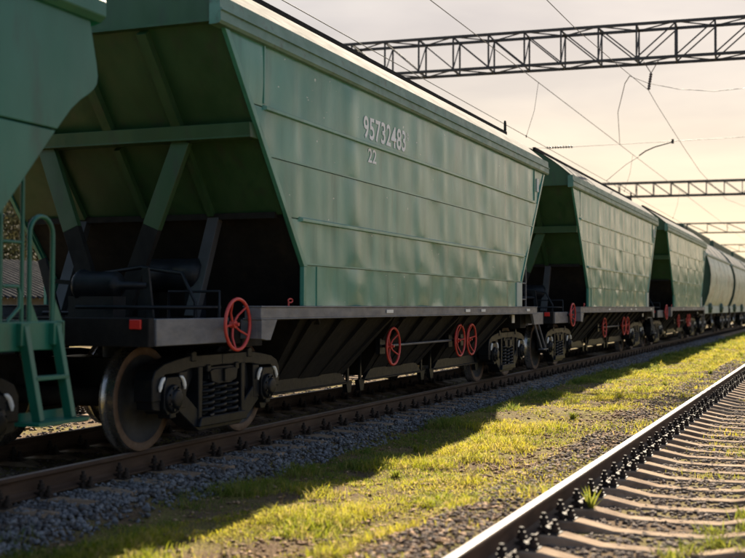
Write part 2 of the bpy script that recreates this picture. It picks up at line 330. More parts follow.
# shoulder of the train's track
x, y = scatter(46000, -5.80, -4.90, 4.5, 62, 1.9)
k = rng.random(len(x)) < 1 - .85 * sstep(-5.25, -4.9, x + .25 * (vnoise(y * .9, x * 2) - .5)); x, y = x[k], y[k]
s = (.011 + .019 * rng.random(len(x)) ** 1.6) * (1 + .5 * sstep(16, 50, y)); stones('ballast', x, y, gz(x, y) + s * .25 + rng.uniform(-.01, .02, len(x)), s, 'stone_grey', 'grey crushed stone ballast along the wagons\' rail', .8)
x, y = scatter(15000, -8.4, -5.9, 4.5, 45, 1.7)
k = np.abs(np.abs(x - TX) - .79) > .1; x, y = x[k], y[k]; s = rng.uniform(.02, .036, len(x)); stones('ballast', x, y, gz(x, y) - .005, s, 'stone_brown', 'dark oily ballast between the rails under the wagons', .8, False)
x, y = scatter(9000, -12.4, -8.3, 7, 40, 1.2); s = rng.uniform(.02, .04, len(x)); stones('ballast', x, y, gz(x, y), s, 'stone_brown', 'sunlit brown ballast of the track beyond the wagons', .8, False)
x, y = scatter(36000, -2.65, .45, 4.6, 45, 1.9)
k = np.abs(np.abs(x - RX) - .79) > .085; x, y = x[k], y[k]; s = rng.uniform(.010, .027, len(x)) * (1 + .5 * sstep(14, 40, y)); stones('ballast', x, y, gz(x, y) + s * .2, s, 'stone_brown', 'brown crushed stone ballast between the near track\'s concrete sleepers', .75)
# dead leaves, clods and chips on the strip between the tracks
x, y = scatter(26000, -4.9, -2.2, 4.8, 50, 1.7)
pr = np.clip(.15 + 1.1 * sstep(-3.9, -2.7, x + .5 * (vnoise(y * .8 + 3, x * 1.1) - .5)) * (.35 + vnoise(x * 1.9 + 7, y * 1.2)), 0, 1)
k = rng.random(len(x)) < pr; x, y = x[k], y[k]; s = rng.uniform(.009, .034, len(x)); stones('leaf_litter', x, y, gz(x, y) + s * .25, s, 'litter', 'brown dead leaves, chips and clods on the bare soil beside the near rail', .45, False, 'leaf litter')

# ------------------------------------------------------------------ grass
def blades(name, x, y, h, w, mat, label, lean=.55, cat='grass', obj=True):
    n = len(x); z = gz(x, y) - .006; th = rng.uniform(0, 2 * np.pi, n); la = rng.uniform(0, 2 * np.pi, n); le = rng.uniform(.1, 1, n) * lean
    wx, wy = np.cos(th) * w / 2, np.sin(th) * w / 2; lx, ly = np.cos(la) * le * h, np.sin(la) * le * h
    P = np.zeros((n, 5, 3))
    P[:, 0] = np.stack([x - wx, y - wy, z], 1); P[:, 1] = np.stack([x + wx, y + wy, z], 1)
    P[:, 2] = np.stack([x + wx * .8 + lx * .35, y + wy * .8 + ly * .35, z + h * .6], 1); P[:, 3] = np.stack([x - wx * .8 + lx * .35, y - wy * .8 + ly * .35, z + h * .6], 1)
    P[:, 4] = np.stack([x + lx, y + ly, z + h * (1 - .35 * le)], 1)
    F = np.array([(0, 1, 2), (0, 2, 3), (3, 2, 4)])[None] + (np.arange(n) * 5)[:, None, None]
    me = npmesh(name, P.reshape(-1, 3), F.reshape(-1, 3), mat)
    if not obj: return me
    o = bpy.data.objects.new(name, me); C.objects.link(o); return tag(o, label, cat, kind='stuff')
def cover(x, y):
    den = vnoise(x * 1.3, y * .9) * .55 + vnoise(x * 3.7 + 5, y * 3.1) * .45
    band = sstep(-5.2, -4.8, x + .25 * (vnoise(y * 2.1, x * 3) - .5)) * (1 - .74 * sstep(-3.25, -2.3, x + 1.2 * (vnoise(x * .3 + 3, y * .55) - .5)))
    return den, np.clip((den - .31) * 5.2, 0.06, 1) * band
x, y = scatter(380000, -5.2, -2.0, 4.8, 75, 2.0)
den, pr = cover(x, y); k = rng.random(len(x)) < pr; x, y, den = x[k], y[k], den[k]; tall = sstep(.55, .75, vnoise(x * 2.3 + 11, y * 1.9))
h = (.014 + .034 * rng.random(len(x)) ** 1.5 + .095 * tall * rng.random(len(x))) * (.6 + den) * (1 + .4 * sstep(15, 50, y)); w = rng.uniform(.004, .009, len(x)) * (1 + 2.0 * sstep(9, 45, y))
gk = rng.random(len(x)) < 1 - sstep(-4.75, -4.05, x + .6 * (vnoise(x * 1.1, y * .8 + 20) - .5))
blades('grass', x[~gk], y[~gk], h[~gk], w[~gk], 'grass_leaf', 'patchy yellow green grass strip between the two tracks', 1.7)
blades('grass', x[gk], y[gk], h[gk] * 1.25, w[gk], 'grass_shaded', 'green grass coloured darker as shade along the edge of the grey ballast', 1.4)
# low matted leaves between the blades
x, y = scatter(170000, -5.1, -2.1, 4.8, 60, 2.0); den, pr = cover(x, y); k = rng.random(len(x)) < pr ** .7 * .9; x, y = x[k], y[k]; n = len(x)
q = np.array([(-.6, 0, 0), (0, -.4, .05), (.7, 0, 0), (0, .4, .05)]); tz = rng.uniform(0, 6.28, n); tl = rng.normal(0, .5, n); sc_ = rng.uniform(.007, .016, n) * (1 + 1.4 * sstep(10, 45, y))
qx = q[None, :, 0] * np.cos(tl)[:, None]; qz = q[None, :, 2] + q[None, :, 0] * np.sin(tl)[:, None]; qy = np.repeat(q[None, :, 1], n, 0)
V = np.stack([qx * np.cos(tz)[:, None] - qy * np.sin(tz)[:, None], qx * np.sin(tz)[:, None] + qy * np.cos(tz)[:, None], qz], 2) * sc_[:, None, None] + np.stack([x, y, gz(x, y) + rng.uniform(.003, .018, n)], 1)[:, None, :]
o = bpy.data.objects.new('ground_cover', npmesh('ground_cover', V.reshape(-1, 3), np.arange(n * 4).reshape(-1, 4), 'cover_leaf', 4)); C.objects.link(o); tag(o, 'matted low leaves and moss lying between the grass blades', 'ground cover', kind='stuff')
# taller dry stems
x, y = scatter(5000, -4.4, -2.05, 4.8, 40, 1.8); kk = rng.random(len(x)) < sstep(.45, .7, vnoise(x * 1.6 + 4, y * 1.1)) + .05; x, y = x[kk], y[kk]; h = rng.uniform(.05, .17, len(x))
blades('dry_stems', x, y, h, np.full(len(x), .003), 'litter', 'thin dry brown stems standing in the grass strip', .4)
# sparse grass in and around the near track
cx = rng.uniform(-1.7, .3, 60); cy = rng.uniform(10, 30, 60); cx[:16] = rng.uniform(-1.5, -.6, 16); cy[:16] = rng.uniform(12.5, 15.5, 16)
x = np.repeat(cx, 26) + rng.normal(0, .07, 60 * 26); y = np.repeat(cy, 26) + rng.normal(0, .10, 60 * 26)
blades('grass', x, y, rng.uniform(.02, .09, len(x)), rng.uniform(.004, .009, len(x)), 'grass_leaf', 'sparse grass sprouting between the near track\'s sleepers', .9)

# ------------------------------------------------------------------ tracks
def rail_profile():
    half = [(.075, 0), (.075, .011), (.030, .026), (.0095, .045), (.009, .125), (.0125, .138), (.0365, .148), (.0362, .168), (.0335, .1750), (.0275, .1785), (.018, .1800)]
    return half + [(-a, b) for a, b in half[::-1]]
RAIL_H = .18
def rail_mesh(y0, y1):
    m = MB(); pr = rail_profile(); n = len(pr)
    vs = [(a, y0, b - RAIL_H) for a, b in pr] + [(a, y1, b - RAIL_H) for a, b in pr]
    for i in range(n):
        j = (i + 1) % n; m.mi = 1 if (pr[i][1] > .178 and pr[j][1] > .178) else 0
        m.add([vs[i], vs[j], vs[n + j], vs[n + i]], [(3, 2, 1, 0)])
    m.mi = 0; m.add(vs[:n], [list(range(n))]); m.add(vs[n:], [list(range(n))[::-1]])
    return m.mesh('rail', ['rail_side', 'rail_top'])
def sleeper_mesh():
    # concrete sleeper: raised rail seats, lower waist
    st = [(-1.35, -.197), (-.98, -.187), (-.58, -.187), (-.33, -.236), (0, -.243), (.33, -.236), (.58, -.187), (.98, -.187), (1.35, -.197)]
    m = MB(); vs = []
    for x, zt in st:
        wt = .098 if abs(x) > .5 else .085; wb = .15 if abs(x) > .5 else .125
        vs += [(x, -wb, zt - .17), (x, -wt, zt - .012), (x, -wt + .014, zt), (x, wt - .014, zt), (x, wt, zt - .012), (x, wb, zt - .17)]
    fs = []
    for i in range(len(st) - 1):
        for k in range(6): fs.append((i * 6 + k, i * 6 + (k + 1) % 6, i * 6 + 6 + (k + 1) % 6, i * 6 + 6 + k))
    fs += [tuple(range(6))[::-1], tuple(range(len(vs) - 6, len(vs)))]
    m.add(vs, [f[::-1] for f in fs]); return m.mesh('sleeper', 'concrete')
def fastening_mesh():
    m = MB(); m.box(-.19, .19, -.075, .075, -.188, -.181)
    for s in (-1, 1):
        # clip on the rail foot, its bolt with nut and washer, and the lower anchor bolt
        m.box(min(s * .045, s * .105), max(s * .045, s * .105), -.045, .045, -.172, -.148)
        m.box(min(s * .105, s * .12), max(s * .105, s * .12), -.06, .06, -.181, -.15)
        for x, zt, r in ((s * .078, -.055, .015), (s * .152, -.095, .015)):
            m.tube([(x, 0, -.185), (x, 0, zt)], r, 8)
            zb = zt - .055
            m.tube([(x, 0, zb - .016), (x, 0, zb - .004)], .034, 10); m.tube([(x, 0, zb - .004), (x, 0, zb + .026)], .027, 6)
        m.box(min(s * .128, s * .178), max(s * .128, s * .178), -.028, .028, -.181, -.166)
    return m.mesh('rail_fastening', 'fastening')
SLEEPER, FAST = sleeper_mesh(), fastening_mesh()
def track(name, cx, label, y0, y1, ys, near, fast_sides=(-1, 1)):
    t = empty(name, (cx, 0, 0)); tag(t, label, 'railway track')
    RM = rail_mesh(y0, y1)
    for s in (-1, 1): inst('rail', RM, t, (s * .796, 0, 0))
    far_v, far_f = [], []
    for i, y in enumerate(ys):
        if i < near:
            s = inst('sleeper', SLEEPER, t, (random.uniform(-.012, .012), y + random.uniform(-.012, .012), 0), (0, 0, random.uniform(-.008, .008)))
            for q in fast_sides: inst('rail_fastening', FAST, s, (q * .796, 0, 0), (0, 0, random.uniform(-.06, .06)))
        else: far_v.append(y)
    if far_v:
        def join(me, locs, nm, mat):
            V0 = np.array([v.co[:] for v in me.vertices]); me.calc_loop_triangles(); F0 = np.array([t_.vertices[:] for t_ in me.loop_triangles])
            P = V0[None] + np.array(locs)[:, None, :]; F = F0[None] + (np.arange(len(locs)) * len(V0))[:, None, None]
            o = bpy.data.objects.new(nm, npmesh(nm, P.reshape(-1, 3), F.reshape(-1, 3), mat)); C.objects.link(o); o.parent = t; o['kind'] = 'stuff'
        join(SLEEPER, [(0, y, 0) for y in far_v], 'sleeper_row', 'concrete')
        join(FAST, [(q * .796, y, 0) for y in far_v for q in (-1, 1)], 'rail_fastening_row', 'fastening')
    return t
SP = .535
track('railway_track', RX, 'empty rusty railway track with concrete sleepers and tall bolts beside the grass strip', -20, 260, [4.36 + SP * i for i in range(170)], 78)
track('railway_track', TX, 'railway track on grey ballast carrying the row of green hopper wagons', -20, 260, [4.2 + SP * i for i in range(180)], 90)
track('railway_track', LX, 'sunlit railway track half hidden beyond the hopper wagons', -20, 260, [7.3 + SP * i for i in range(70)], 40)

# ------------------------------------------------------------------ bogie (shared meshes)
def wheel_mesh():
    m = MB(); m.mi = 0
    m.lathe([(.722, .40), (.722, .498), (.732, .504), (.746, .494), (.757, .479), (.80, .474), (.848, .470)], n=48)
    m.mi = 1; m.lathe([(.848, .470), (.852, .462), (.850, .405), (.842, .396)], n=48)
    m.mi = 2; m.lathe([(.842, .396), (.815, .372), (.79, .26), (.80, .17), (.84, .14), (.872, .135), (.872, .05), (.872, .001)], n=48)
    m.lathe([(.722, .001), (.722, .14), (.755, .18), (.765, .36), (.722, .40)], n=48)
    return m.mesh('wheel', ['tread_steel', 'rim_rust', 'wheel_plate'])
def mir(p): return [(-a, b) for a, b in p]
def side_frame_mesh():
    m = MB(); a, b = .945, 1.14
    top = [(0, .855), (.60, .855), (.80, .835), (1.04, .80), (1.18, .745), (1.23, .66), (1.23, .47), (1.085, .47), (1.075, .66), (1.02, .70), (.80, .705), (.58, .735), (0, .745)]
    m.prism(top, a, b); m.prism(mir(top), a, b)
    for s in (1, -1):
        f = lambda p: p if s > 0 else mir(p)
        m.prism(f([(.66, .38), (.64, .72), (.775, .715), (.785, .38)]), a + .004, b - .004)
        m.prism(f([(.785, .36), (.66, .50), (.36, .295), (.36, .185), (.50, .185)]), a + .002, b - .008)
        m.prism(f([(.385, .25), (.375, .75), (.455, .75), (.445, .25)]), a + .006, b + .006)
        m.prism(f([(.455, .75), (.45, .66), (.64, .40), (.68, .47), (.60, .75)]), a + .03, b - .06)     # inner web of the window
        m.prism(f([(1.085, .52), (1.085, .38), (1.20, .40), (1.22, .52)]), a + .01, b - .01)
        # cast lugs
        m.prism(f([(.50, .80), (.50, .885), (.545, .90), (.59, .885), (.59, .80)]), b - .05, b + .012)
        m.prism(f([(.24, .69), (.24, .76), (.31, .76), (.31, .69)]), b - .06, b + .018)
    m.prism([(-.47, .185), (.47, .185), (.43, .272), (-.43, .272)], a - .02, b + .03)
    m.prism([(-.52, .20), (-.40, .14), (.40, .14), (.52, .20)], a + .02, b - .02)
    return m.mesh('side_frame', 'bogie_black', .008)
def spring_mesh():
    m = MB(); pts = []; T = 5.5; n = int(T * 14)
    for i in range(n + 1):
        t = i / n; z = .275 + .325 * t; an = 2 * math.pi * T * t; pts.append((.102 * math.cos(an), .102 * math.sin(an), z))
    m.tube(pts, .021, 6); m.tube([(0, 0, .28), (0, 0, .6)], .06, 10)
    return m.mesh('spring', 'bogie_black')
def axle_box_mesh():
    m = MB(); m.prism([(-.14, .40), (-.14, .60), (-.10, .68), (.10, .68), (.14, .60), (.14, .40), (.09, .345), (-.09, .345)], .90, 1.125)
    m.lathe([(1.125, .128), (1.150, .126), (1.156, .115), (1.156, .085), (1.185, .08), (1.19, .06), (1.19, .001)], (0, 0, .485), n=24)
    for k in range(8):
        t = 2 * math.pi * (k + .5) / 8; m.cyl((1.15, .105 * math.cos(t), .485 + .105 * math.sin(t)), (1.172, .105 * math.cos(t), .485 + .105 * math.sin(t)), .013, 6)
    m.box(.95, 1.12, -.17, .17, .62, .665); m.box(1.0, 1.13, -.05, .05, .31, .36)
    return m.mesh('axle_box', 'bogie_black', .006)
def mark_mesh():
    m = MB()
    for s in (1,):
        pts = []
        for k in range(6):
            t = R(10 + 75 * k / 5); pts.append((1.155, s * (.115 + .095 * math.sin(t)), .545 + .125 * (1 - math.cos(t)) * 0 + .135 * math.cos(t)))
        m.tube(pts, [.008] + [.019] * 4 + [.008], 6)
    return m.mesh('white_mark', 'white_paint')
def bolster_mesh():
    m = MB(); m.prism([(-1.14, .62), (-1.14, .735), (-.7, .80), (.7, .80), (1.14, .735), (1.14, .62), (.75, .50), (-.75, .50)], -.26, .26, 'y')
    for s in (-1, 1):
        m.prism([(-.24, .60), (-.27, .70), (-.2, .715), (.2, .715), (.27, .70), (.24, .60), (.12, .57), (-.12, .57)], s * 1.13, s * 1.165)
        m.box(min(s * 1.15, s * 1.19), max(s * 1.15, s * 1.19), -.03, .03, .59, .71)
        for q in ():  m.prism([(q * .20, .30), (q * .30, .30), (q * .30, .58), (q * .23, .60)], s * .98, s * 1.12)
    m.cyl((0, 0, .78), (0, 0, .93), .2, 20)
    for q in (-1, 1): m.tube([(-.95, q * .46, .42), (.95, q * .46, .42)], .055, 8); 
    for s in (-1, 1):
        for q in (-1, 1): m.box(s * .78 - .05, s * .78 + .05, min(q * .47, q * .41), max(q * .47, q * .41), .3, .6)
    return m.mesh('bolster', 'bogie_black', .005)
def axle_mesh():
    m = MB(); m.lathe([(-1.1, .001), (-1.1, .065), (-.88, .07), (-.87, .095), (-.6, .088), (.6, .088), (.87, .095), (.88, .07), (1.1, .065), (1.1, .001)], n=16); return m.mesh('axle', 'frame_black')
WHEEL, SIDEF, SPRING, ABOX, MARK, BOLSTER, AXLE = wheel_mesh(), side_frame_mesh(), spring_mesh(), axle_box_mesh(), mark_mesh(), bolster_mesh(), axle_mesh()
def bogie(parent, y, marks=True):
    b = empty('bogie', (0, y, 0), parent=parent)
    inst('bolster', BOLSTER, b)
    for s in (1, -1):
        rz = 0 if s > 0 else math.pi
        inst('side_frame', SIDEF, b, (0, 0, 0), (0, 0, rz))
        for q in (-1, 1):
            inst('wheel', WHEEL, b, (0, q * .925, .475), (random.uniform(0, 6), 0, rz))
            inst('axle_box', ABOX, b, (s * .035, q * .925, 0), (0, 0, rz))
            for d in (0, math.pi): inst('white_mark', MARK, b, (0, q * .925, 0), (0, 0, rz), (1, 1 if d else -1, 1))
        for k in (-.235, 0, .235): inst('spring', SPRING, b, (s * 1.055, k, 0), (0, 0, random.uniform(0, 6)))
    for q in (-1, 1): inst('axle', AXLE, b, (0, q * .925, .475))
    return b
def handwheel_mesh():
    m = MB(); n = 40; m.tube([(0, .235 * math.cos(2 * math.pi * k / n), .235 * math.sin(2 * math.pi * k / n)) for k in range(n)], .0165, 8, True)
    for k in range(5):
        t = 2 * math.pi * k / 5 + .5; m.tube([(-.05, .03 * math.cos(t), .03 * math.sin(t)), (-.045, .12 * math.cos(t), .12 * math.sin(t)), (0, .232 * math.cos(t), .232 * math.sin(t))], .011, 6)
    m.cyl((-.075, 0, 0), (-.02, 0, 0), .034, 12); m.cyl((-.02, 0, 0), (.012, 0, 0), .016, 8)
    return m.mesh('handwheel', 'red_paint')
HANDW = handwheel_mesh()
def coupler(parent, e, L):
    m = MB(); y0, y1 = L - .55, L
    m.box(-.10, .10, e * y0 if e > 0 else -y1 + .16, e * (y1 - .16) if e > 0 else -y0, .94, 1.16)
    a = [(-.22, L - .20), (.14, L - .22), (.24, L - .10), (.24, L + .02), (.10, L - .02), (-.02, L - .06), (-.06, L + .07), (-.20, L + .09), (-.25, L - .04)]
    if e < 0: a = [(-p, -q) for p, q in a]
    m.prism(a, .90, 1.20, 'z'); m.build('coupler', 'frame_black', parent, .01)
    h = MB(); h.tube([(.30 * e, e * (L - .5), .92), (.32 * e, e * (L - .38), .86), (.30 * e, e * (L - .22), .62), (.16 * e, e * (L - .08), .50), (.05 * e, e * (L - .01), .60)], .024, 8)
    h.build('air_hose', 'frame_black', parent)

# ------------------------------------------------------------------ trapezoid hopper wagon
SX = 1.61
def hy(z): return 4.42 if z < 1.72 else 4.42 + (z - 1.72) / 2.11 * 1.70
_ph = rng.uniform(0, 6.28, 16); _rs = random.Random(3)
def wave(y, z):
    w = 0
    for i, (f, a) in enumerate(((3.1, 1.0), (5.3, .8), (7.9, .75), (11.7, .5), (17.3, .28), (23.9, .16))):
        w += a * math.sin(f * y + _ph[i] + (.9 + .5 * math.sin(_ph[i + 6])) * z)
    return .0055 * w + .0012 * math.sin(9 * z + 2.2 * y)
SEAMS = [1.318, 1.74, 2.20, 2.755, 3.21, 3.81]
def side_x(y, z):
    for i in range(5):
        if SEAMS[i] <= z <= SEAMS[i + 1]:
            t = (z - SEAMS[i]) / (SEAMS[i + 1] - SEAMS[i]); return SX + wave(y, z) * math.sin(math.pi * t) ** .6 + (.004 if i % 2 else 0)
    return SX
ROOF = [(1.625, 4.046), (1.51, 4.145), (1.36, 4.27), (1.20, 4.39), (1.02, 4.51), (.83, 4.61), (.62, 4.69), (.40, 4.745), (.18, 4.775), (0, 4.785)]
def text_mesh(txt, h, wfac, name='lettering'):
    cu = bpy.data.curves.new('t', 'FONT'); cu.body = txt; cu.size = 1; cu.space_character = 1.02; cu.offset = .017 if len(txt) > 1 else 0.0
    ob = bpy.data.objects.new('t', cu); me = bpy.data.meshes.new_from_object(ob); bpy.data.objects.remove(ob); bpy.data.curves.remove(cu)
    co = np.array([v.co[:] for v in me.vertices]); mn, mx = co.min(0), co.max(0)
    k = h / (mx[1] - mn[1]); out = np.zeros_like(co); out[:, 0] = (co[:, 0] - mn[0]) * k * wfac; out[:, 1] = (co[:, 1] - mn[1]) * k
    me.name = name; return me, out
def lettering(parent, txt, h, width, y, z, label):
    me, co = text_mesh(txt, h, 1.0); co[:, 0] *= width / co[:, 0].max()
    for v, c in zip(me.vertices, co): v.co = c
    bm = bmesh.new(); bm.from_mesh(me)
    for k in range(1, 12): bmesh.ops.bisect_plane(bm, geom=bm.verts[:] + bm.edges[:] + bm.faces[:], plane_co=(0, h * k / 12, 0), plane_no=(0, 1, 0))
    for v in bm.verts: c = v.co.copy(); v.co = (side_x(y + c.x, z + c.y) + .005, y + c.x, z + c.y)
    bm.to_mesh(me); bm.free()
    me.materials.clear(); me.materials.append(MATS['white_paint']); me.update()
    o = bpy.data.objects.new('lettering', me); C.objects.link(o); o.parent = parent; o['label'] = label; return o
def make_hopper():
    w = empty('hopper_wagon', (TX, 0, 0))
    # ---- side walls
    for s in (1, -1):
        m = MB(); m.prism([(-4.40, 1.32), (-4.40, 1.72), (-hy(3.81) + .04, 3.81), (hy(3.81) - .04, 3.81), (4.40, 1.72), (4.40, 1.32)], s * (SX - .05), s * (SX - .026)); sw = m.build('side_wall', 'side_green', w)
        for e in (1, -1):
            m = MB()
            q = [(e * (hy(1.72) - .075), 1.72), (e * (hy(3.80) - .075), 3.80), (e * (hy(3.80) + .01), 3.80), (e * (hy(1.72) + .01), 1.72)]
            m.prism(q, s * (SX - .03), s * (SX + .014)); 
            m.prism([(e * (4.42 - .05), 1.318), (e * (4.42 - .05), 1.72), (e * 4.43, 1.72), (e * 4.43, 1.318)], s * (SX - .03), s * (SX + .012))
            m.build('edge_flange', 'side_green', sw, .003)
        for i in range(5):
            z0, z1 = SEAMS[i] + (.006 if i else 0), SEAMS[i + 1] - .006
            p = MB()
            def fn(u, v):
                z = z0 + (z1 - z0) * v; hh = hy(z) - .055; y = -hh + 2 * hh * u
                return (s * side_x(y, z), y, z)
            p.grid(fn, 150, 16)
            if s < 0: p.f = [f[::-1] for f in p.f]
            p.build('panel', 'side_green', sw)
        for z, hh in ((3.21, .062), (2.20, .062)):
            L = hy(z) - .27; p = MB(); a, b = s * (SX - .012), s * (SX + .034)
            p.add([(a, -L, z - hh / 2), (b, -L + .03, z - hh / 2 + .012), (b, -L + .03, z + hh / 2 - .022), (a, -L, z + hh / 2), (a, L, z - hh / 2), (b, L - .03, z - hh / 2 + .012), (b, L - .03, z + hh / 2 - .022), (a, L, z + hh / 2)],
                  [(0, 3, 2, 1), (4, 5, 6, 7), (0, 1, 5, 4), (1, 2, 6, 5), (2, 3, 7, 6)]); 
            if s < 0: p.f = [f[::-1] for f in p.f]
            p.build('stiffening_rib', 'side_green', sw)
        for z in (2.755, 1.74):
            L = hy(z) - .06; p = MB(); p.box(min(s * (SX - .01), s * (SX + .011)), max(s * (SX - .01), s * (SX + .011)), -L, L, z, z + .018); p.build('lap_seam', 'side_green', sw)
        for e in (1, -1):
            p = MB()
            p.box(min(s * (SX - .01), s * (SX + .014)), max(s * (SX - .01), s * (SX + .014)), e * 5.33 - .012, e * 5.33 + .012, 3.245, 3.80)
            p.box(min(s * (SX - .01), s * (SX + .010)), max(s * (SX - .01), s * (SX + .010)), e * 4.1 - .006, e * 4.1 + .006, 1.318, 1.73)
            p.build('weld_seam', 'side_green', sw)
        p = MB(); p.box(min(s * SX, s * (SX + .022)), max(s * SX, s * (SX + .022)), s * 4.23 - .17, s * 4.23 + .17, 1.32, 1.73)
        p.build('end_plate', 'barrel_frame', sw, .004)
        p = MB(); p.box(min(s * SX, s * (SX + .02)), max(s * SX, s * (SX + .02)), s * 5.55 - .06, s * 5.55 + .06, 3.42, 3.66); p.build('placard', 'placard', sw, .002)
        # eave band
        p = MB(); q = [(1.595, 3.80), (1.650, 3.805), (1.668, 3.83), (1.664, 3.915), (1.682, 3.922), (1.680, 3.934), (1.660, 3.938), (1.652, 4.052), (1.60, 4.056), (1.55, 4.04), (1.55, 3.80)]
        p.prism([(s * a, b) for a, b in q], -6.26, 6.26, 'y'); ev = p.build('eave_band', 'eave_green', w)
        # side sill
        p = MB(); p.box(min(s * 1.47, s * 1.645), max(s * 1.47, s * 1.645), -5.42, 5.42, 1.20, 1.302); p.box(min(s * 1.45, s * 1.655), max(s * 1.45, s * 1.655), -5.425, 5.425, 1.302, 1.316); p.box(min(s * 1.45, s * 1.650), max(s * 1.45, s * 1.650), -5.422, 5.422, 1.186, 1.20)
        si = p.build('side_sill', 'sill_grey', w, .004)
        for e in (1, -1):
            p = MB(); p.prism([(e * 5.41, 1.186), (e * 5.41, 1.005), (e * 5.30, .99), (e * 5.22, .99), (e * 5.08, 1.186)], s * 1.60, s * 1.648)
            p.prism([(e * 5.41, 1.186), (e * 5.41, 1.005), (e * 5.38, 1.005), (e * 5.38, 1.186)], s * 1.42, s * 1.60); p.build('bracket', 'sill_grey', si, .004)
        for y in (-2.05, 1.15, 1.95, 4.75):
            p = MB(); p.box(min(s * 1.651, s * 1.657), max(s * 1.651, s * 1.657), y - .12, y + .1, 1.235, 1.275); p.build('white_mark', 'placard', si)
        if s > 0:
            p = MB(); p.box(1.44, 1.455, 4.4, 4.56, 1.03, 1.17); p.build('tag_plate', 'placard', si)
            p = MB(); n = 14; p.tube([(1.56, -4.62 + .05 * math.cos(2 * math.pi * k / n), 1.37 + .02 * math.sin(2 * math.pi * k / n)) for k in range(n)], .008, 6, True); p.cyl((1.56, -4.66, 1.31), (1.56, -4.66, 1.36), .009, 6); p.build('valve_handle', 'red_paint', si)
    # ---- roof
    prof = [(-a, b) for a, b in ROOF] + ROOF[-2::-1]
    p = MB(); nv = len(prof) - 1
    p.grid(lambda u, v: (prof[int(round(v * nv))][0], -6.22 + 12.44 * u, prof[int(round(v * nv))][1]), 24, nv); p.f = [f[::-1] for f in p.f]
    rf = p.build('roof', 'roof_paint', w)
    for s in (1, -1):
        p = MB(); p.box(min(s * .80, s * .855), max(s * .80, s * .855), -6.24, 6.24, 4.60, 4.665)
        p.build('hatch_rail', 'frame_black', rf)
        p = MB(); p.tube([(s * .83, 6.14, 4.66), (s * .83, 6.14, 4.83), (s * .83, 6.17, 4.865), (s * .83, 6.21, 4.865), (s * .83, 6.235, 4.83), (s * .83, 6.235, 4.66)], .014, 6); p.build('rail_loop', 'frame_black', rf)
    for y in (-4.5, -1.5, 1.5, 4.5):
        p = MB(); p.prism([(-.42, 4.74), (-.40, 4.83), (.40, 4.83), (.42, 4.74)], y - .62, y + .62, 'y'); p.build('hatch', 'eave_green', rf, .01)
    # ---- ends
    for e in (1, -1):
        yz = lambda z: e * (6.10 + (z - 3.83) / 2.11 * 1.70)
        ew = empty('end_wall', (0, 0, 0), parent=w)
        def slab(z0, z1, hw, off, th, x0=None, x1=None):
            """plate lying on the slope, from height z0 to z1"""
            n = Vector((0, e * 2.11, -1.70)).normalized(); m_ = MB(); x0_, x1_ = (-hw, hw) if x0 is None else (x0, x1)
            A, B = Vector((0, yz(z0), z0)) + n * off, Vector((0, yz(z1), z1)) + n * off
            vs = [(x0_, *A[1:]), (x1_, *A[1:]), (x1_, *B[1:]), (x0_, *B[1:])]; A2, B2 = A + n * th, B + n * th
            vs += [(x0_, *A2[1:]), (x1_, *A2[1:]), (x1_, *B2[1:]), (x0_, *B2[1:])]
            f = [(3, 2, 1, 0), (4, 5, 6, 7), (0, 1, 5, 4), (1, 2, 6, 5), (2, 3, 7, 6), (3, 0, 4, 7)]
            if e > 0: f = [q[::-1] for q in f]
            return m_.add(vs, f)
        slab(2.23, 3.87, 1.575, -.03, .03).build('slope_plate', 'shaded_end_green', ew)
        slab(1.10, 2.228, 1.55, -.06, .03).build('lower_slope_plate', 'frame_black', ew)
        lu = [(a, b - .012) for a, b in prof]; p = MB(); p.prism(lu + [(1.60, 3.87), (-1.60, 3.87)], e * 6.13, e * 6.19, 'y'); p.build('end_crown', 'shaded_end_green', ew)
        p = MB(); p.box(-1.58, 1.58, min(e * 6.0, e * 6.2), max(e * 6.0, e * 6.2), 3.845, 3.869); p.build('crown_flange', 'shaded_end_green', ew)
        for x in (-.78, -.0, .78):
            slab(3.05, 3.84, 0, .001, .075, x - .05, x + .05).build('slope_rib', 'shaded_end_green', ew)
            slab(2.26, 2.90, 0, .001, .06, x - .035, x + .035).build('slope_rib', 'shaded_end_green', ew)
        y0 = yz(2.97); p = MB(); p.prism([(y0 - e * .04, 2.90), (y0 + e * .135, 2.90), (y0 + e * .135, 2.92), (y0 + e * .155, 3.04), (y0 - e * .03, 3.055)], -1.585, 1.585); p.build('cross_beam', 'shaded_end_green', ew, .004)
        y0 = yz(2.23); p = MB(); p.prism([(y0 - e * .02, 2.19), (y0 + e * .05, 2.19), (y0 + e * .05, 2.25), (y0, 2.255)], -1.50, 1.50); p.build('slope_lip', 'frame_black', ew)
        for s in (1, -1):
            A = Vector((s * .80, yz(2.9) + e * .10, 2.92)); B = Vector((s * .14, e * 5.48, 1.24)); M_ = A.lerp(B, .50)
            p = MB(); p.bar(A, M_, .19, .07, (0, 1, 0)); p.build('strut', 'shaded_end_green', ew, .004)
            p = MB(); p.bar(M_, B, .19, .07, (0, 1, 0)); p.build('strut', 'frame_black', ew, .004)
            p = MB(); p.bar((s * .80, yz(2.2) + e * .03, 2.2), (s * .80, e * 5.26, 1.2), .13, .09, (0, 1, 0)); p.build('post', 'post_grey', ew, .004)
        # platform and frame end
        p = MB(); p.box(-1.36, 1.36, min(e * 3.9, e * 6.86), max(e * 3.9, e * 6.86), 1.165, 1.19); pl = p.build('end_platform', 'frame_black', w)
        p = MB(); p.box(-1.40, 1.40, min(e * 6.86, e * 6.95), max(e * 6.86, e * 6.95), .97, 1.212); p.build('end_beam', 'frame_black', pl, .006)
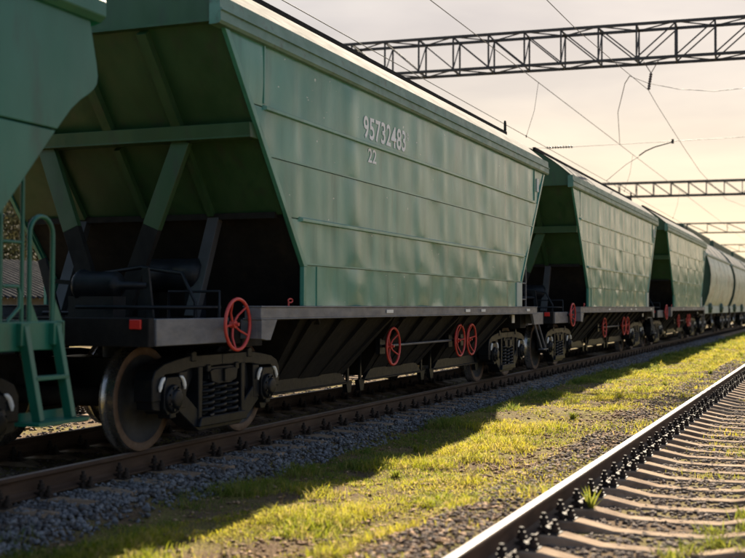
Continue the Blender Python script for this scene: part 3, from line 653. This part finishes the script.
        for s in (1, -1):
            p = MB(); xa, xb = min(s * 1.36, s * 1.415), max(s * 1.36, s * 1.415); p.box(xa, xb, min(e * 5.62, e * 6.85), max(e * 5.62, e * 6.85), .975, 1.205); p.build('frame_channel', 'sill_grey', pl, .006)
            p = MB(); p.box(min(s * 1.36, s * 1.43), max(s * 1.36, s * 1.43), min(e * 5.42, e * 5.615), max(e * 5.42, e * 5.615), .96, 1.21); p.build('bracket', 'frame_black', pl, .006)
        p = MB(); p.box(-1.44, 1.44, min(e * 5.0, e * 5.4), max(e * 5.0, e * 5.4), .93, 1.17); p.build('body_bolster', 'frame_black', pl)
        for s in (1, -1):
            p = MB(); xx = s * 1.28; p.box(xx - .055, xx + .055, min(e * 6.95, e * 6.972), max(e * 6.95, e * 6.972), 1.12, 1.20); p.build('red_reflector', 'reflector', pl, .004)
        coupler(w, e, 7.36)
    # centre sill
    p = MB(); p.box(-.20, .20, -6.86, 6.86, .94, 1.16); p.build('centre_sill', 'frame_black', w)
    # ---- discharge hoppers
    for c in (-2.8, 0, 2.8):
        p = MB(); t, b = 1.38, .93
        b = 1.02; vs = [(-1.47, c - t, 1.19), (1.47, c - t, 1.19), (1.47, c + t, 1.19), (-1.47, c + t, 1.19), (-.86, c - b, .40), (.86, c - b, .40), (.86, c + b, .40), (-.86, c + b, .40)]
        p.add(vs, [(0, 1, 2, 3), (7, 6, 5, 4), (4, 5, 1, 0), (5, 6, 2, 1), (6, 7, 3, 2), (7, 4, 0, 3)]); ch = p.build('discharge_chute', 'frame_black', w)
        for s in (1, -1):
            for d in (-1.05, -.35, .35, 1.05):
                p = MB(); p.bar((s * 1.49, c + d * 1.1, 1.18), (s * .90, c + d * .8, .50), .07, .07, (0, 1, 0)); p.build('chute_rib', 'frame_black', ch)
            p = MB(); p.prism([(c - 1.12, .345), (c - .98, .44), (c - .86, .50), (c - .35, .51), (c - .25, .48), (c + .25, .48), (c + .35, .51), (c + .86, .50), (c + .98, .44), (c + 1.12, .345)], s * .875, s * .93)
            p.box(min(s * .93, s * .97), max(s * .93, s * .97), c - 1.10, c + 1.10, .338, .358); p.build('chute_door', 'bogie_black', ch, .004)
            for d in (-1.19, 1.19):
                p = MB(); p.bar((s * .9, c + d, .95), (s * .9, c + d, .34), .03, .05); p.prism([(c + d - .1, .36), (c + d + .1, .36), (c + d + .05, .22), (c + d - .05, .22)], s * .87, s * .93); p.build('door_hanger', 'bogie_black', ch)
    p = MB(); p.cyl((1.24, -1.2, .80), (1.24, 2.4, .80), .018, 8); p.build('drive_shaft', 'sill_grey', w); p = MB(); p.cyl((-1.24, -2.4, .80), (-1.24, 1.2, .80), .018, 8); p.build('drive_shaft', 'sill_grey', w)
    for s in (1, -1):
        for y in (-1.22, 1.62, 2.22):
            yy = s * y; inst('handwheel', HANDW, w, (s * 1.38, yy, .80), (random.uniform(0, 6), 0, 0 if s > 0 else math.pi))
            p = MB(); p.cyl((s * 1.15, yy, .80), (s * 1.34, yy, .80), .018, 8); p.box(min(s * 1.17, s * 1.23), max(s * 1.17, s * 1.23), yy - .09, yy + .09, .70, .90); p.bar((s * 1.22, yy, .9), (s * 1.48, yy + .1, 1.19), .05, .03); p.box(min(s * 1.24, s * 1.34), max(s * 1.24, s * 1.34), yy - .16, yy + .06, 1.08, 1.15)
            p.build('wheel_bracket', 'bogie_black', w)
        inst('handwheel', HANDW, w, (s * 1.53, s * -5.66, 1.145), (random.uniform(0, 6), 0, 0 if s > 0 else math.pi))
        p = MB(); p.cyl((s * 1.40, s * -5.66, 1.145), (s * 1.5, s * -5.66, 1.145), .03, 10); p.build('wheel_spindle', 'bogie_black', w)
    for s in (1, -1):
        p = MB(); p.bar((s * .62, -4.1, .56), (s * .62, 4.1, .56), .06, .22); p.build('brake_rod', 'frame_black', w)
    # ---- brake gear on the platform
    p = MB(); p.lathe([(.10, .001), (.10, .13), (.13, .155), (.16, .155), (.17, .135), (.52, .13), (.55, .10), (.58, .04), (.85, .03), (.85, .001)], (-.05, -6.05, 1.50), 'x', 24); p.box(.0, .5, -6.15, -5.95, 1.19, 1.40); p.build('brake_cylinder', 'bogie_black', w)
    p = MB(); p.bar((-.12, -6.15, 1.2), (-.30, -6.15, 1.75), .09, .03, (0, 1, 0)); p.bar((-.3, -6.12, 1.55), (.1, -6.08, 1.52), .05, .04); p.build('brake_lever', 'bogie_black', w); p = MB(); p.bar((.84, -6.05, 1.2), (.78, -6.05, 1.66), .07, .03, (0, 1, 0)); p.build('brake_lever', 'bogie_black', w)
    p = MB(); p.lathe([(-.45, .001), (-.45, .10), (-.40, .17), (.30, .17), (.35, .10), (.35, .001)], (.45, -5.05, 1.62), 'x', 24); p.box(.1, .2, -5.15, -4.9, 1.19, 1.5); p.box(.65, .75, -5.15, -4.9, 1.19, 1.5); p.build('air_reservoir', 'bogie_black', w)
    p = MB(); p.tube([(-.6, -5.75, 1.24), (-.2, -5.75, 1.24), (.0, -5.7, 1.62), (.5, -5.7, 1.68), (.95, -5.7, 1.62), (1.1, -5.7, 1.35), (1.1, -5.7, 1.19)], .02, 6); p.tube([(.2, -6.3, 1.30), (1.25, -6.3, 1.30), (1.25, -5.5, 1.30)], .018, 6); p.tube([(.75, -5.6, 1.19), (.75, -5.6, 1.45), (1.3, -5.6, 1.45), (1.3, -5.6, 1.19)], .016, 6); p.build('brake_pipe', 'bogie_black', w)
    # ---- ladder and steps
    for s, e in ((1, 1), (-1, -1)):
        p = MB()
        for dy in (0, .32): p.tube([(s * 1.30, e * (5.62 + dy), 1.19), (s * 1.30, e * (5.62 + dy), 2.05), (s * 1.30, e * (5.50 + dy), 2.25)], .016, 6)
        for z in (1.45, 1.75, 2.02): p.tube([(s * 1.30, e * 5.62, z), (s * 1.30, e * 5.94, z)], .012, 6)
        p.build('ladder', 'sill_grey', w)
        p = MB()
        for dy in (0, .30): p.bar((s * 1.40, e * (6.2 + dy), 1.0), (s * 1.46, e * (6.55 + dy), .50), .03, .02)
        p.bar((s * 1.46, e * 6.52, .50), (s * 1.46, e * 6.88, .50), .10, .02); p.build('foot_step', 'sill_grey', w)
    bogie(w, -5.25); bogie(w, 5.25)
    return w

# ------------------------------------------------------------------ teal hopper with rounded side ends
def make_teal():
    w = empty('hopper_wagon', (TX, 0, 0))
    E_ = [(6.64, 3.41), (6.685, 3.25), (6.73, 3.09), (6.745, 3.01), (6.735, 2.95), (6.70, 2.905), (6.64, 2.86), (6.54, 2.80), (6.43, 2.715), (6.31, 2.59), (6.19, 2.455), (5.69, 1.90), (5.06, 1.20)]
    for s in (1, -1):
        p = MB(); up = [q for q in E_ if q[1] > 2.55] + [(6.275, 2.55)]; p.prism([(-a, b) for a, b in up] + up[::-1], s * 1.57, s * 1.612); sw = p.build('side_wall', 'teal_green', w, .006)
        lo = [(6.266, 2.54)] + [q for q in E_ if q[1] < 2.54]; p = MB(); p.prism([(-a, b) for a, b in lo] + lo[::-1], s * 1.57, s * 1.606); p.build('panel', 'teal_green', sw, .006)
        p = MB(); p.prism([(1.55 * s, 3.38), (1.64 * s, 3.40), (1.685 * s, 3.44), (1.685 * s, 3.555), (1.64 * s, 3.60), (1.55 * s, 3.60)], -6.74, 6.74, 'y'); p.build('eave_band', 'teal_green', w, .006)
        p = MB(); p.box(min(s * 1.30, s * 1.36), max(s * 1.30, s * 1.36), -6.70, 6.70, .995, 1.20); p.build('frame_channel', 'teal_green', w, .006)
    prof = [(-1.62, 3.60), (-1.4, 3.86), (-1.1, 4.08), (-.7, 4.24), (-.3, 4.32), (0, 4.34), (.3, 4.32), (.7, 4.24), (1.1, 4.08), (1.4, 3.86), (1.62, 3.60)]
    p = MB(); nv = len(prof) - 1; p.grid(lambda u, v: (prof[int(round(v * nv))][0], -6.72 + 13.44 * u, prof[int(round(v * nv))][1]), 20, nv); p.f = [f[::-1] for f in p.f]; rf = p.build('roof', 'roof_paint', w)
    for y in (-4.5, -1.5, 1.5, 4.5):
        p = MB(); p.lathe([(4.30, .36), (4.38, .36), (4.42, .30), (4.42, .001)], (0, y, 0), 'z', 24); p.build('hatch', 'eave_green', rf)
    for e in (1, -1):
        ew = empty('end_wall', parent=w)
        p = MB(); p.prism([(a, b - .012) for a, b in prof] + [(1.56, 3.40), (-1.56, 3.40)], e * 6.58, e * 6.66, 'y'); p.build('end_crown', 'teal_green', ew)
        pts = [(e * a, b) for a, b in E_]; p = MB(); n = len(pts) - 1
        p.grid(lambda u, v: (-1.575 + 3.15 * u, pts[int(round(v * n))][0] - e * .02, pts[int(round(v * n))][1]), 1, n); p.build('slope_plate', 'teal_green', ew)
        for x in (-.8, 0, .8):
            p = MB(); p.bar((x, e * 6.2, 2.42), (x, e * 5.1, 1.20), .08, .08, (0, 1, 0)); p.build('slope_rib', 'teal_green', ew)
        p = MB(); p.box(-1.36, 1.36, min(e * 6.62, e * 6.715), max(e * 6.62, e * 6.715), .985, 1.205); p.build('end_beam', 'teal_green', w, .006)
        p = MB(); p.box(-1.30, 1.30, min(e * 4.4, e * 6.62), max(e * 4.4, e * 6.62), 1.14, 1.165); p.build('end_platform', 'frame_black', w)
        p = MB(); p.box(-1.3, 1.3, min(e * 5.05, e * 5.45), max(e * 5.05, e * 5.45), .93, 1.139); p.build('body_bolster', 'frame_black', w)
        for s in (1, -1):
            p = MB(); x0 = s * 1.375
            for y in (6.22, 6.58): p.bar((x0, e * y, 1.17), (s * 1.47, e * (y + .06), .50), .075, .05, (0, 0, 1)); p.box(min(x0 - s * .02, x0 + s * .03), max(x0 - s * .02, x0 + s * .03), min(e * y - .05, e * y + .05), max(e * y - .05, e * y + .05), 1.03, 1.19)
            p.bar((s * 1.425, e * 6.26, .80), (s * 1.425, e * 6.63, .80), .09, .03); ld = p.build('ladder', 'teal_green', w, .004)
            p = MB(); p.box(min(s * 1.36, s * 1.57), max(s * 1.36, s * 1.57), min(e * 6.16, e * 6.74), max(e * 6.16, e * 6.74), .475, .50); p.box(min(s * 1.36, s * 1.38), max(s * 1.36, s * 1.38), min(e * 6.2, e * 6.72), max(e * 6.2, e * 6.72), .50, .56); p.build('tread', 'teal_green', ld)
            # hand rails
            p = MB(); a, b, zt = 6.34, 6.60, 1.83; c = (a + b) / 2
            p.tube([(s * 1.33, e * a, 1.20)] + [(s * 1.33, e * (c - .13 * math.cos(math.pi * k / 10)), zt + .13 * math.sin(math.pi * k / 10)) for k in range(11)] + [(s * 1.33, e * b, 1.20)], .018, 8)
            p.tube([(s * 1.33, e * 6.26, 1.20), (s * 1.33, e * 6.26, 2.5)], .015, 8); p.tube([(s * 1.33, e * 6.03, 1.20), (s * 1.33, e * 6.03, 2.2)], .018, 8)
            p.tube([(s * 1.33, e * 6.05, 1.76), (s * 1.33, e * 6.24, 1.76)], .012, 6); p.tube([(s * 1.33, e * 6.05, 1.45), (s * 1.33, e * 6.22, 1.45), (s * 1.33, e * 6.235, 1.40), (s * 1.33, e * 6.235, 1.3), (s * 1.33, e * 6.1, 1.2)], .014, 6)
            p.build('hand_rail', 'teal_green', w)
            p = MB(); p.prism([(e * 6.34, 1.20), (e * 6.34, 1.34), (e * 6.42, 1.20)], s * 1.31, s * 1.35); p.prism([(e * 6.60, 1.20), (e * 6.61, 1.36), (e * 6.70, 1.20)], s * 1.31, s * 1.35); p.build('gusset', 'teal_green', w)
        coupler(w, e, 7.36)
    p = MB(); p.box(-.2, .2, -6.6, 6.6, .94, 1.13); p.build('centre_sill', 'frame_black', w)
    for c in (-2.6, 0, 2.6):
        p = MB(); p.add([(-1.3, c - 1.29, 1.25), (1.3, c - 1.29, 1.25), (1.3, c + 1.29, 1.25), (-1.3, c + 1.29, 1.25), (-.5, c - .5, .45), (.5, c - .5, .45), (.5, c + .5, .45), (-.5, c + .5, .45)], [(0, 1, 2, 3), (7, 6, 5, 4), (4, 5, 1, 0), (5, 6, 2, 1), (6, 7, 3, 2), (7, 4, 0, 3)]); p.build('discharge_chute', 'frame_black', w)
    bogie(w, -5.25); bogie(w, 5.25)
    return w

# ------------------------------------------------------------------ barrel-sided hopper at the end of the train
def make_barrel():
    w = empty('hopper_wagon', (TX, 0, 0)); L = 6.95
    sec = [(1.33, 1.38), (1.44, 1.62), (1.55, 1.95), (1.62, 2.35), (1.64, 2.75), (1.60, 3.10), (1.52, 3.40), (1.43, 3.64)]
    for s in (1, -1):
        p = MB(); n = len(sec) - 1
        p.grid(lambda u, v: (s * sec[int(round(v * n))][0], (-1 + 2 * u) * (6.02 + .18 * math.sin(math.pi * v)), sec[int(round(v * n))][1]), 40, n)
        if s < 0: p.f = [f[::-1] for f in p.f]
        sw = p.build('side_wall', 'barrel_grey', w)
        for y in (-3.6, -1.2, 1.2, 3.6):
            p = MB(); p.tube([(s * (a + .002), y, b) for a, b in sec], .008, 5); p.build('weld_seam', 'barrel_grey', sw)
        p = MB(); p.prism([(s * 1.38, 3.60), (s * 1.50, 3.62), (s * 1.50, 3.70), (s * 1.38, 3.72)], -6.12, 6.12, 'y'); p.build('eave_band', 'barrel_frame', w)
        p = MB(); p.box(min(s * 1.28, s * 1.35), max(s * 1.28, s * 1.35), -6.3, 6.3, 1.02, 1.372); fr = p.build('frame_panel', 'barrel_frame', w, .008)
        for y in (-4.2, 1.4):
            p = MB(); p.lathe([(1.35, .23), (1.47, .23), (1.49, .20), (1.49, .06), (1.52, .05), (1.52, .001)], (0, y, 1.27), 'x', 20)
            if s < 0: p.v = [(-a, b, c) for a, b, c in p.v]; p.f = [f[::-1] for f in p.f]
            p.build('round_cover', 'disc_green', fr)
        for y in (-5.9, -2.6, 3.0, 5.6):
            p = MB(); p.bar((s * 1.30, y, 1.02), (s * 1.30, y, .62), .05, .05); p.build('hanger', 'sill_grey', fr)
    full = [(-a, b) for a, b in sec] + [(-1.2, 4.02), (-.9, 4.33), (-.55, 4.58), (-.25, 4.70), (.25, 4.70), (.55, 4.58), (.9, 4.33), (1.2, 4.02)] + sec[::-1]
    arc = [(-1.42, 3.72), (-1.2, 4.03), (-.9, 4.345), (-.55, 4.595), (-.25, 4.712), (0, 4.73), (.25, 4.712), (.55, 4.595), (.9, 4.345), (1.2, 4.03), (1.42, 3.72)]
    p = MB(); n = len(arc) - 1; p.grid(lambda u, v: (arc[int(round(v * n))][0], -6.1 + 12.2 * u, arc[int(round(v * n))][1]), 20, n); p.f = [f[::-1] for f in p.f]; rf = p.build('roof', 'roof_paint', w)
    for y in (-6.05, -3, 0, 3, 6.05):
        p = MB(); p.tube([(a, y, b + .005) for a, b in arc], .014, 5); p.build('roof_seam', 'barrel_frame', rf)
    p = MB(); p.prism([(-.42, 4.62), (-.45, 5.02), (-.40, 5.07), (.40, 5.07), (.45, 5.02), (.42, 4.62)], -5.9, 5.9, 'y'); p.build('hatch_trunk', 'disc_green', rf, .02)
    for e in (1, -1):
        p = MB(); p.prism(full, e * 5.95, e * 6.0, 'y'); ew = p.build('end_wall', 'disc_green', w)
        p = MB(); p.box(-1.35, 1.35, min(e * 6.3, e * 6.4), max(e * 6.3, e * 6.4), .98, 1.25); p.build('end_beam', 'frame_black', w)
        p = MB(); p.box(-1.28, 1.28, min(e * 4, e * 6.3), max(e * 4, e * 6.3), 1.14, 1.17); p.build('end_platform', 'frame_black', w)
        coupler(w, e, L)
    p = MB(); p.box(-.2, .2, -6.3, 6.3, .94, 1.14); p.build('centre_sill', 'frame_black', w)
    for c in (-2.3, 0, 2.3):
        p = MB(); p.add([(-1.28, c - 1.1, 1.36), (1.28, c - 1.1, 1.36), (1.28, c + 1.1, 1.36), (-1.28, c + 1.1, 1.36), (-.5, c - .5, .45), (.5, c - .5, .45), (.5, c + .5, .45), (-.5, c + .5, .45)], [(0, 1, 2, 3), (7, 6, 5, 4), (4, 5, 1, 0), (5, 6, 2, 1), (6, 7, 3, 2), (7, 4, 0, 3)]); p.build('discharge_chute', 'frame_black', w)
    bogie(w, -5.0); bogie(w, 5.0)
    return w
W1 = 15.03; P_ = 14.72
h1 = make_hopper(); teal = make_teal(); bar1 = make_barrel()
GR = 'hopper wagons coupled in one train'
h2 = copy_tree(h1); h3 = copy_tree(h1); bar2 = copy_tree(bar1); bar3 = copy_tree(bar1)
for o, y in ((teal, W1 - P_), (h1, W1), (h2, W1 + P_), (h3, W1 + 2 * P_), (bar1, W1 + 2.5 * P_ + 6.95), (bar2, W1 + 2.5 * P_ + 3 * 6.95), (bar3, W1 + 2.5 * P_ + 5 * 6.95)): o.location = (TX, y, 0)
tag(teal, 'teal green hopper wagon with rounded side ends, green ladder and arched hand rail', 'wagon', GR)
tag(h1, 'pale green slant-ended hopper wagon numbered 95732483 with red handwheels', 'wagon', GR)
tag(h2, 'pale green slant-ended hopper wagon coupled directly behind the numbered 95732483 wagon', 'wagon', GR)
tag(h3, 'pale green slant-ended hopper wagon coupled to the barrel-sided grey wagons', 'wagon', GR)
tag(bar1, 'barrel-sided grey hopper wagon coupled to the last slant-ended green wagon', 'wagon', GR)
tag(bar2, 'barrel-sided grey hopper wagon coupled between two other barrel-sided wagons', 'wagon', GR)
tag(bar3, 'barrel-sided grey hopper wagon at the far end of the train', 'wagon', GR)
lettering(h1, '95732483', .265, 1.37, -2.81, 3.268, 'white stencilled number 95732483')
lettering(h1, '22', .165, .25, -2.68, 3.0, 'white stencilled number 22')
lettering(h1, '©', .10, .09, -1.39, 3.43, 'small pale stencilled mark after the number')

# ------------------------------------------------------------------ overhead line
def gantry(y, label, xl=-17.5, xr=8.5, zb=8.16, dep=.96, mat='steel_truss', skew=R(3.7), xc=-6.0, n=25):
    g = empty('catenary_gantry', (xc, y, 0), (0, 0, skew)); tag(g, label, 'gantry', 'catenary gantries across the tracks')
    a, b = xl - xc, xr - xc; W = .40; st = (b - a) / n
    for s in (-1, 1):
        for z in (zb, zb + dep):
            p = MB(); p.box(a - .3, b + .3, s * W - .032, s * W + .032, z - .038, z + .038); p.build('chord', mat, g)
        for i in range(n + 1):
            x = a + st * i; p = MB(); p.bar((x, s * W, zb + .03), (x, s * W, zb + dep - .03), .045, .045); p.build('upright', mat, g)
            if i < n:
                d = (0, st) if i < n / 2 - .5 else (st, 0)
                p = MB(); p.bar((x + d[0], s * W, zb + dep - .03), (x + d[1], s * W, zb + .03), .034, .034); p.build('diagonal', mat, g)
    for i in range(n + 1):
        x = a + st * i; p = MB()
        for z in (zb, zb + dep): p.bar((x, -W, z), (x, W, z), .035, .035)
        p.bar((x, -W, zb + .03), (x, W, zb + dep - .03), .026, .026)
        p.build('cross_tie', mat, g)
        if i < n:
            for z in (zb, zb + dep):
                p = MB(); p.bar((x, -W if i % 2 else W, z), (x + st, W if i % 2 else -W, z), .03, .03); p.build('lacing', mat, g)
    for x in (a, b):
        p = MB(); p.prism([(x - .26, -.3), (x - .17, zb - .04), (x + .17, zb - .04), (x + .26, -.3)], -.2, .2, 'y'); p.build('post', 'concrete_post', g, .02)
        p = MB(); p.box(x - .45, x + .45, -.5, .5, -.45, -.12); p.build('footing', 'concrete_post', g, .02)
gantry(32.2, 'dark lattice gantry above the numbered hopper wagon, largest of the row')
gantry(72, 'lattice gantry standing second along the tracks, past the largest one', zb=8.12, dep=.84)
gantry(108, 'lattice gantry standing third along the tracks', zb=8.05, dep=.86, n=15)
gantry(146, 'lattice gantry standing fourth along the tracks, farthest of the row', zb=8.05, dep=.86, n=15)
def wire(pts, r, label, name='overhead_wire', seg=10, sag=None):
    P = []
    for a, b in zip(pts, pts[1:]):
        a, b = Vector(a), Vector(b); L = (b - a).length
        for k in range(seg):
            t = k / seg; q = a.lerp(b, t); q.z -= (sag if sag is not None else 0) * 4 * t * (1 - t); P.append(q)
    P.append(Vector(pts[-1])); p = MB(); p.tube(P, r, 6); return tag(p.build(name, 'wire'), label, 'wire')
CWX, MWX = -6.94, -6.64
cw = wire([(CWX, y, 5.48) for i, y in enumerate((-8, 32, 72, 108, 146, 260))], .008, 'thin contact wire low over the wagon roofs', 'contact_wire', 8)
ct = wire([(MWX, y, 6.78) for y in (-8, 32, 72, 108, 146, 260)], .009, 'straight wire above the wagon roofs, higher of the train\'s pair', 'messenger_wire', 8)
for i, y in enumerate((27.3, 41.5, 55)):
    p = MB(); p.tube([(MWX, y, 6.78), ((MWX + CWX) / 2 + .05, y, 6.1), (CWX, y, 5.48)], .0055, 5); p.tube([(CWX, y, 5.45), (CWX, y, 5.51)], .016, 6)
    tag(p.build('dropper', 'wire'), 'thin vertical dropper wire between the pair of wires over the train', 'dropper', 'droppers hung over the train')
wire([(-4.35, -8, 7.5), (-4.62, 19.6, 6.683), (-4.65, 22.1, 6.762), (-4.65, 26.5, 6.96), (-4.65, 31.7, 7.24), (-4.65, 33.5, 7.09), (-4.65, 37, 6.87), (-4.65, 40, 6.69), (-4.65, 44.8, 6.45), (-4.55, 55, 6.3), (-4.5, 72, 7.2), (-4.5, 90, 6.5), (-4.5, 108, 7.2), (-4.5, 146, 7.2)], .0075, 'sagging feeder wire hung from an insulator under the largest gantry', 'feeder_wire', 3)
wire([(-4.66, 28.65, 7.05), (-4.34, 29.6, 7.02), (-3.70, 30.4, 6.97), (-2.80, 30.6, 6.886), (-2.06, 30.6, 6.924), (-1.2, 30.6, 7.1), (-.3, 30.8, 7.5), (.4, 31.6, 8.16)], .007, 'slack jumper cable looping across from the feeder wire to the largest gantry', 'jumper_cable', 3)
p = MB(); p.tube([(-4.66, 28.65, 7.05), (-4.9, 29.4, 7.02), (-5.7, 33, 6.9), (-6.64, 38.8, 6.79)], .010, 6)
tag(p.build('jumper_cable', 'wire'), 'dark connecting cable hanging between the feeder wire and the train\'s wire', 'wire')
def insulator(p0, p1, n, r, label, mat='ceramic', ext=None):
    p0, p1 = Vector(p0), Vector(p1); d = p1 - p0; m = MB()
    pts, rr = [], []
    for i in range(n):
        for f, q in ((.05, .35), (.35, .45), (.5, 1), (.62, 1), (.75, .5), (.95, .35)): pts.append(p0 + d * ((i + f) / n)); rr.append(r * q)
    m.tube(pts, rr, 10)
    if ext:
        for e in ext: m.tube(e, .012, 6)
    return tag(m.build('insulator', mat), label, 'insulator')
insulator((-4.648, 32.2, 7.80), (-4.65, 31.75, 7.26), 7, .045, 'insulator string hanging from two arms under the largest gantry', ext=[[(-4.85, 32.2, 8.13), (-4.648, 32.2, 7.80)], [(-4.45, 32.2, 8.13), (-4.648, 32.2, 7.80)]])
wire([(-8.06, 38, 6.67), (-5.36, 38, 6.69), (-2.56, 38, 6.72), (8.4, 38.6, 6.95)], .008, 'thin cross-span wire stretched level over the tracks', 'cross_span_wire', 6)
insulator((-8.98, 38, 6.68), (-8.06, 38, 6.67), 10, .05, 'row of insulator discs lying level in the cross-span wire')
wire([(-17.5, 37.4, 6.75), (-8.98, 38, 6.68)], .008, 'short cross-span wire beyond the level insulator, behind the wagons', 'cross_span_wire', 4)
for x, y in ((-17.6, 37.35), (8.5, 38.6)):
    p = MB(); p.tube([(x, y, -.4), (x, y, 7.6)], [.19, .13], 16); p.box(x - .2, x + .2, y - .2, y + .2, 6.6, 6.68)
    tag(p.build('catenary_post', 'concrete_post'), 'round concrete post holding the cross-span wire ' + ('behind the wagons' if x < 0 else 'beside the near track'), 'post')
p = MB(); p.tube([(-5.88, 38, 6.27), (-5.66, 38, 6.42), (-5.36, 38, 6.54), (-4.78, 38, 6.68)], .022, 8); p.tube([(-5.88, 38, 6.24), (-6.3, 38, 6.0), (CWX, 38, 5.49)], .008, 6); p.cyl((-4.80, 38, 6.62), (-4.80, 38, 6.76), .04, 8)
tag(p.build('steady_arm', 'wire'), 'short bent steady arm hung from the cross-span wire', 'steady arm')

# ------------------------------------------------------------------ weeds
def weed(x, y, n, h, spread, label, wid=.022, group=None, root=.0):
    z = float(gz(x, y)); m = MB()
    for i in range(n):
        rx, ry = (random.gauss(0, root), random.gauss(0, root))
        a = random.uniform(0, 6.28); L = h * random.uniform(.6, 1.1); le = random.uniform(.15, .75) * spread; pts = []
        for k in range(5):
            t = k / 4; pts.append((Vector((math.cos(a) * le * L * t ** 1.6, math.sin(a) * le * L * t ** 1.6, L * t * (1 - .28 * le * t))), wid * (1 - t) ** .6 * (.55 + 1.1 * t) + .001))
        s = Vector((-math.sin(a), math.cos(a), 0)); vs = []
        for q, w_ in pts: o_ = Vector((rx, ry, w_ * .15)); vs += [q - s * w_ / 2 + o_, q + s * w_ / 2 + o_]
        m.add(vs, [(2 * k, 2 * k + 1, 2 * k + 3, 2 * k + 2) for k in range(4)], True)
    o = m.build('weed', 'weed_leaf', loc=(x, y, z - .01)); return tag(o, label, 'weed', group)
weed(-1.69, 8.62, 18, .27, .8, 'tuft of broad green grass growing against the near rail\'s bolts', .020)
for i, (x, y, n, h) in enumerate(((-.70, 7.8, 70, .15), (-.55, 8.3, 70, .16), (-.85, 7.55, 60, .13), (-.60, 8.9, 60, .15), (-.42, 9.4, 50, .15), (-.95, 7.35, 50, .11), (-.78, 8.25, 50, .13), (-.5, 7.6, 60, .17))):
    weed(x, y, n, h, 1.7, 'grass clump spreading over the sleepers inside the near track\'s second rail', .010, 'grass clumps over the near track\'s sleepers', .045)
for i, (x, y, n, h) in enumerate(((-3.3, 15.6, 40, .13), (-3.9, 10.3, 30, .10), (-4.2, 9.2, 26, .09), (-3.0, 22.5, 40, .14), (-4.35, 12.2, 26, .12), (-2.5, 26, 36, .16), (-3.7, 8.0, 24, .08), (-2.55, 36, 40, .2))):
    weed(x, y, n, h, 1.3, 'low leafy weed rosette growing in the sunlit grass strip', .020, 'weeds in the grass strip', .02)

# ------------------------------------------------------------------ beyond the train: shed, trees, far wood
sh = empty('storage_shed', (-40, 46, 0)); tag(sh, 'low storage shed with a corrugated slate grey roof beyond the wagons', 'shed')
p = MB(); p.box(-5, 5, -14, 14, -.4, 1.75); p.build('wall', 'shed_wall', sh)
for s in (1, -1):
    p = MB(); n = 200
    def fn(u, v):
        return (s * (5.6 - 5.6 * v), -14.6 + 29.2 * u, 1.62 + 2.0 * v + .06 * math.sin(u * 29.2 * 2 * math.pi / .45))
    p.grid(fn, 400, 1); 
    if s < 0: p.f = [f[::-1] for f in p.f]
    p.build('roof', 'slate', sh)
def tree(x, y, h, r, n, label, mat='tree_leaf', group='trees beyond the wagons'):
    t = empty('tree', (x, y, -.3)); tag(t, label, 'tree', group); m = MB(); limbs = []
    m.tube([(0, 0, 0), (.05, .05, h * .2), (.12, -.05, h * .45), (.05, .1, h * .8)], [h * .03, h * .022, h * .016, h * .004], 9)
    for i in range(11):
        a = i * 2.4; z = h * (.25 + .05 * i); L = r * random.uniform(.6, .95); e = (math.cos(a) * L, math.sin(a) * L, z + h * .16); m.tube([(0.08, 0, z), (e[0] * .5, e[1] * .5, z + h * .05), e], [h * .01, h * .007, h * .002], 6); limbs.append(e)
    m.build('trunk', 'bark', t)
    cs = [Vector(e) + Vector((random.gauss(0, .4), random.gauss(0, .4), random.gauss(0, .4))) for e in limbs for _ in range(4)] + [Vector((random.gauss(0, r * .35), random.gauss(0, r * .35), h * random.uniform(.5, 1))) for _ in range(14)]
    cen = np.array([c[:] for c in cs]); k = rng.integers(0, len(cen), n); P = cen[k] + rng.normal(0, r * .16, (n, 3)); s_ = rng.uniform(.07, .15, n) * h / 7
    Rm = rotm(n); q = np.array([(-.5, 0, 0), (.1, -.45, 0), (1, 0, .1), (.1, .45, 0)]); V = np.einsum('nij,kj->nki', Rm, q) * s_[:, None, None] + P[:, None, :]
    o = bpy.data.objects.new('crown', npmesh('crown', V.reshape(-1, 3), np.arange(n * 4).reshape(-1, 4), mat, 4)); C.objects.link(o); o.parent = t
for i, (x, y, h, r) in enumerate(((-50, 56, 9, 3.4), (-55, 64, 11, 4.0), (-49, 50, 8, 3.2), (-54, 46, 10, 3.7), (-58, 74, 12, 4.2), (-52, 69, 9, 3.4), (-62, 60, 13, 4.5), (-64, 70, 13, 4.5), (-60, 52, 12, 4.2))):
    tree(x, y, h, r, 14000, 'yellowing broadleaf tree standing behind the grey shed', group='yellowing trees behind the shed')
# far wood along the horizon
n = 60000; a = rng.uniform(0, 2 * np.pi, n); rad = rng.uniform(420, 560, n); hh = 9 + 7 * vnoise(a * 40, a * 0 + 2) + 4 * vnoise(a * 160, a * 0 + 9)
P = np.stack([np.cos(a) * rad, np.sin(a) * rad, rng.random(n) ** .8 * hh - .3], 1); q = np.array([(-.5, -.3, 0), (.5, -.4, 0), (.45, .5, 0), (-.4, .4, 0)]); V = np.einsum('nij,kj->nki', rotm(n), q) * rng.uniform(1.6, 3.6, n)[:, None, None] + P[:, None, :]
o = bpy.data.objects.new('far_wood', npmesh('far_wood', V.reshape(-1, 3), np.arange(n * 4).reshape(-1, 4), 'wood_leaf', 4)); C.objects.link(o); tag(o, 'distant wood closing the horizon around the railway', 'wood', kind='stuff')
